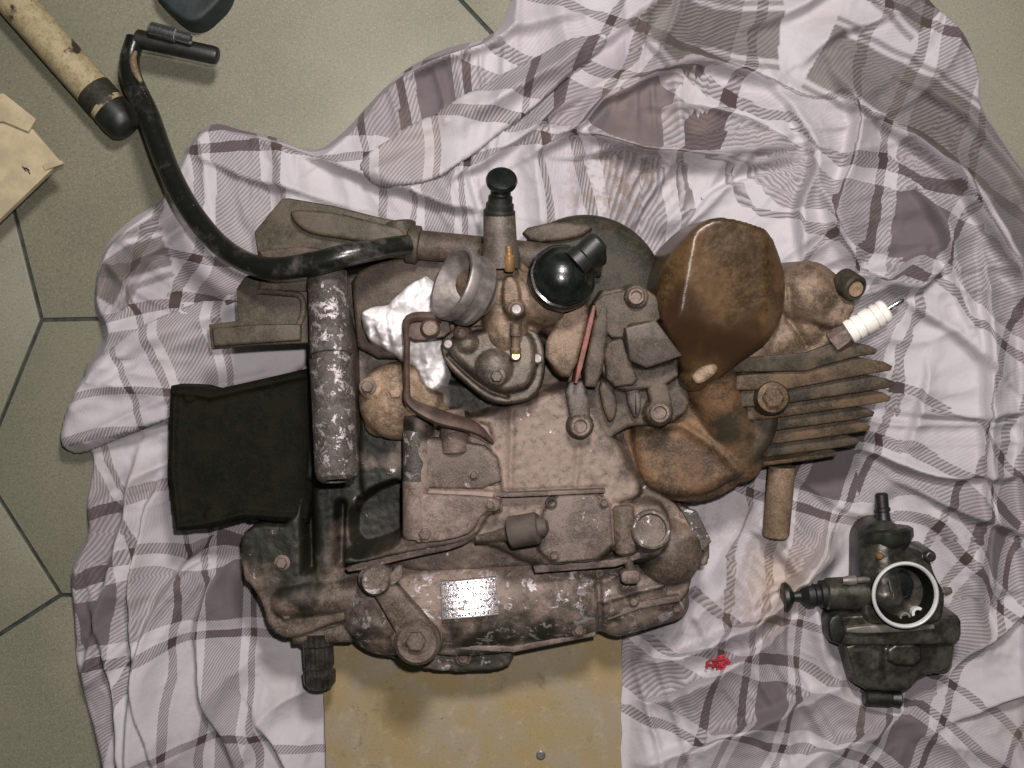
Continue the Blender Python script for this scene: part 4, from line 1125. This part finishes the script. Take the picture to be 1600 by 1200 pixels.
# black cap on the slide chamber
dc = np.array((0.20, 0.20, 0.95)); dc /= np.linalg.norm(dc)
pc = V(876, 436, 262)
vs, fs = g_lathe(pc, dc, [(-30, 46), (-4, 47), (-2, 52), (10, 53), (14, 51), (15, 47.5), (21, 46.5), (24, 44), (26, 39), (33, 34), (40, 25), (44, 11), (44.5, .1)], n=44, knurl=4, kamp=0.012)
bc = mk('slide_cap', vs, fs, M['black'], cb, 40)
lathe('cable_sleeve', V(898, 412, 288), V(938, 376, 286), [(0, 24), (0.3, 23), (0.36, 20), (0.6, 21), (0.9, 20), (1, 15), (1, .1)], M['rubber'], cb, n=24)
lathe('cable_end', V(915, 402, 280), V(944, 398, 276), [(0, 18), (0.7, 20), (1, 15), (1, .1)], M['black'], cb, n=20)

# ---------------------------------------------------------------- crumpled tissue in the intake hole
H = HF((550, 430, 710, 620), 215, 1.3)
PT = [(562, 492), (580, 478), (600, 476), (618, 462), (640, 440), (668, 430), (690, 470), (690, 520), (696, 560), (694, 600), (680, 612), (660, 604), (650, 575), (630, 566), (606, 548), (580, 535), (562, 516)]
d = sdf(H.X, H.Y, chaikin(WP(PT, 215), 1))
t = np.clip(-d / 22, 0, 1)
rid = np.zeros(H.X.shape)
for q in range(9):
    a_ = q * 2.39; lam = 20 + 9 * (q % 4)
    ph = (H.X * math.cos(a_) + H.Y * math.sin(a_) + 14 * fbm(H.X, H.Y, 50, 2, q)) / lam + q * .37
    rid += np.abs(ph - np.round(ph)) * (lam / 34)
rid2 = np.abs(fbm(H.X + 40, H.Y, 19, 2, 77)) * 2
H.Z = 204 + 30 * np.sqrt(np.clip(1 - (1 - t) ** 2, 0, 1)) - 16 * (rid - 1.5) - 4 * rid2 - np.clip(d, 0, None) * 9 + 4 * fbm(H.X, H.Y, 9, 2, 5)
tis = H.build('crumpled_tissue', 150, M['paper'])
tag(tis, 'crumpled white tissue paper stuffed beside the engine carburettor', 'tissue')

# ---------------------------------------------------------------- the spare carburettor on the cloth
zc0 = 14
sc2 = thing('spare_carburettor', 'small dark loose carburettor with pale ring on the cloth', 'carburettor', (*W(1405, 960), zc0))
H = HF((1290, 830, 1520, 1110), 60, 1.8)
H.poly([(1352, 860), (1420, 852), (1452, 868), (1462, 900), (1480, 930), (1470, 980), (1350, 980), (1348, 930)], 76, 10, 9, 5)
H.cap((1388, 850, 52), (1394, 930, 54), 36, 40, 6)
H.poly([(1296, 972), (1312, 960), (1480, 962), (1502, 962), (1503, 1000), (1490, 1008), (1318, 1010), (1298, 1004)], 70, 7, 12, 3, 1)
H.boss((1455, 870), 9, 84, 3, 3)
H.rough(2, 20, 41, 0.8)
H.build('body', 12, M['ncarb'], sc2)
H = HF((1300, 995, 1500, 1110), 60, 1.8)
H.poly([(1316, 1000), (1494, 998), (1490, 1040), (1478, 1052), (1442, 1056), (1420, 1080), (1404, 1082), (1340, 1078), (1330, 1040)], 60, 9, 12, 4, 1)
H.cap((1376, 1000, 52), (1374, 1056, 50), 13, 12, 3)
H.cap((1480, 1004, 44), (1478, 1040, 44), 14, 14, 3)
H.poly([(1386, 1008), (1440, 1006), (1440, 1040), (1390, 1040)], 68, 6, 6, 3, 1)
H.rough(2, 20, 43, 0.8)
H.build('float_bowl', 12, M['ncarb'], sc2)
lathe('drain_plug', V(1350, 1090, 40), V(1408, 1092, 40), [(0, 10), (.06, 13), (0.7, 13), (0.74, 11), (.95, 14), (1, 11), (1, .1)], M['ncarbd'], sc2, n=20)
prism('bowl_rail', [(1322, 978), (1460, 974), (1462, 986), (1322, 992)], 66, 80, M['ngrey'], sc2, bev=3, rnd=1)
prism('side_lug', [(1294, 966), (1316, 958), (1322, 996), (1312, 1006), (1296, 1002)], 30, 86, M['ncarbd'], sc2, bev=4, rnd=1)
# mouth ring facing up
rg = lathe('mouth_ring', VZ(1415, 930, 104, 70), VZ(1415, 930, 104, 106), [(0, 46), (0.86, 48), (0.96, 52), (1, 50), (1, 45.5), (0.85, 44), (0.1, 36), (0.1, .1)], M['oilblack'], sc2, n=48)
vs, fs = g_lathe(VZ(1415, 930, 108, 104), (0, 0, 1), [(0, 51.5), (2, 52.5), (5, 52), (6.5, 49.5), (5, 47), (0, 46)], n=56)
mk('ring_rim', vs, fs[:-2], M['ring'], sc2, 50)
lathe('slide', VZ(1405, 915, 90, 76), VZ(1405, 915, 90, 88), [(0, 24), (.8, 24), (1, 20), (1, .1)], M['black'], rg, n=26)
lathe('jet', VZ(1414, 965, 84, 74), VZ(1414, 965, 84, 86), [(0, 9), (1, 9), (1, 5.5), (.4, 5), (.4, .1)], M['ngrey'], rg, n=18)
lathe('jet', VZ(1434, 958, 84, 74), VZ(1434, 958, 84, 86), [(0, 10), (1, 10), (1, 5.5), (.4, 5), (.4, .1)], M['ring'], rg, n=18)
sweep('needle', [VZ(1390, 908, 90, 88), VZ(1394, 930, 90, 90), VZ(1396, 946, 90, 86)], [5, 3, 2], M['bright'], rg, n=10)
# choke plunger to the left
lathe('choke_tube', V(1362, 926, 56), V(1288, 928, 56), [(0, 26), (0.5, 26), (0.95, 25), (1, 21), (1, .1)], M['ncarb'], sc2, n=26)
lathe('choke_boot', V(1292, 928, 56), V(1240, 932, 56), [(0, 22), (0.2, 22), (0.24, 17), (0.36, 17), (0.42, 20), (0.6, 20), (0.72, 14), (0.8, 8), (1, 7), (1, .1)], M['rubber'], sc2, n=24)
lathe('choke_knob', V(1240, 932, 56), V(1222, 933, 56), [(0, 8), (0.3, 18), (0.6, 23), (0.9, 22), (1, 15), (1, .1)], M['rubber'], sc2, n=26)
# cap and cable sleeve at the top
lathe('cap', V(1385, 860, 52), V(1382, 824, 52), [(0, 30), (0.2, 34), (0.55, 41), (0.9, 41), (1, 36), (1, .1)], M['ncarbd'], sc2, n=32, knurl=4, kamp=0.05)
lathe('cable_sleeve', V(1382, 830, 52), V(1377, 770, 50), [(0, 24), (0.12, 18), (0.3, 11), (0.5, 10), (0.52, 12), (0.6, 12), (.62, 10), (0.95, 10), (1, 7), (1, .1)], M['rubber'], sc2, n=22)
lathe('idle_screw', V(1362, 905, 74), V(1316, 908, 76), [(0, 5), (0.5, 5), (0.55, 8), (0.8, 8), (1, 6), (1, .1)], M['ngrey'], sc2, n=14)
lathe('brass_screw', VZ(1375, 869, 92, 80), VZ(1375, 869, 92, 93), [(0, 6), (0.8, 6), (1, 4), (1, .1)], M['brass'], sc2, n=14)
lathe('hose_nozzle', V(1458, 928, 56), V(1486, 922, 54), [(0, 6), (0.6, 5), (0.65, 7), (1, 5), (1, .1)], M['ngrey'], sc2, n=14)

# ---------------------------------------------------------------- other things round the cloth
po = thing('chipped_pole', 'chipped cream metal pole with black rounded end lying on the tiles', 'pole', (*W(110, 100), 0))
lathe('tube', V(-60, -92, 30), V(182, 182, 30), [(0, 29), (1, 29), (1, .1)], M['pole'], po, n=28)
lathe('rust_band', V(146, 141, 30), V(166, 164, 30), [(0, 29.2), (.1, 29.6), (.9, 29.6), (1, 29.2), (1, .1)], M['dark'], po, n=28)
lathe('end_cap', V(172, 171, 30), V(203, 206, 30), [(0, 29.5), (0.5, 29.5), (0.8, 27), (0.95, 20), (1, 12), (1, .1)], M['rubber'], po, n=28)
bx_ = thing('cardboard_box', 'cut corner of a cream cardboard box at the left edge', 'box', (*W(10, 260), 0))
prism('lid', [(-160, 150), (-30, 150), (2, 184), (46, 196), (94, 252), (-6, 348), (-160, 350)], 66, 78, M['card'], bx_, bev=1.5, rnd=0)
prism('side', [(-160, 190), (0, 200), (40, 250), (-30, 310), (-160, 320)], 0, 66.5, M['card'], bx_, bev=0, rnd=0)
prism('flap', [(-60, 146), (6, 146), (56, 186), (44, 206), (6, 190), (-60, 190)], 78.5, 84, M['card'], bx_, bev=1, rnd=0)
prism('torn_edge', [(66, 258), (96, 250), (98, 256), (70, 266)], 72, 81, M['card'], bx_, bev=1, rnd=0)
for (x0, y0, x1, y1) in ((35, 260, 41, 268), (41, 262, 47, 272), (38, 262, 46, 266)):
    sweep('ink_mark', [V(x0, y0, 78.4), V(x1, y1, 78.4)], 1.0, M['ink'], bx_, n=6)
H = HF((225, -120, 370, 40), 40, 2.5)
H.poly([(230, -120), (372, -120), (356, -8), (316, 32), (300, 36), (284, 34), (258, 12), (240, -10)], 46, 14, 10, 4)
H.rough(1.5, 30, 51, .4)
tag(H.build('dark_case', 0, M['teal']), 'dark green-black rounded case cut off by the top edge', 'case')
# red scrap of thread
vs, fs = [], []
gs = []
rx, ry = W(1122, 1036, 40)
zc = float(cloth_h(np.array([rx]), np.array([ry]))[0]) + 5
for q in range(44):
    a = random.uniform(0, 6.28); r0 = random.uniform(3, 8)
    c = np.array((rx + random.gauss(0, 6), ry + random.gauss(0, 4.5), zc + random.uniform(-4, 4)))
    gs.append(g_sweep([c, c + np.array((r0 * math.cos(a), r0 * math.sin(a), 3)), c + np.array((r0 * math.cos(a + .9) * 1.2, r0 * math.sin(a + .9) * 1.2, random.uniform(-3, 3)))], 2.0, n=6, per=4))
tag(mk('thread_scrap', *join(*gs), M['redcloth']), 'small tangled scrap of red thread on the cloth', 'thread')
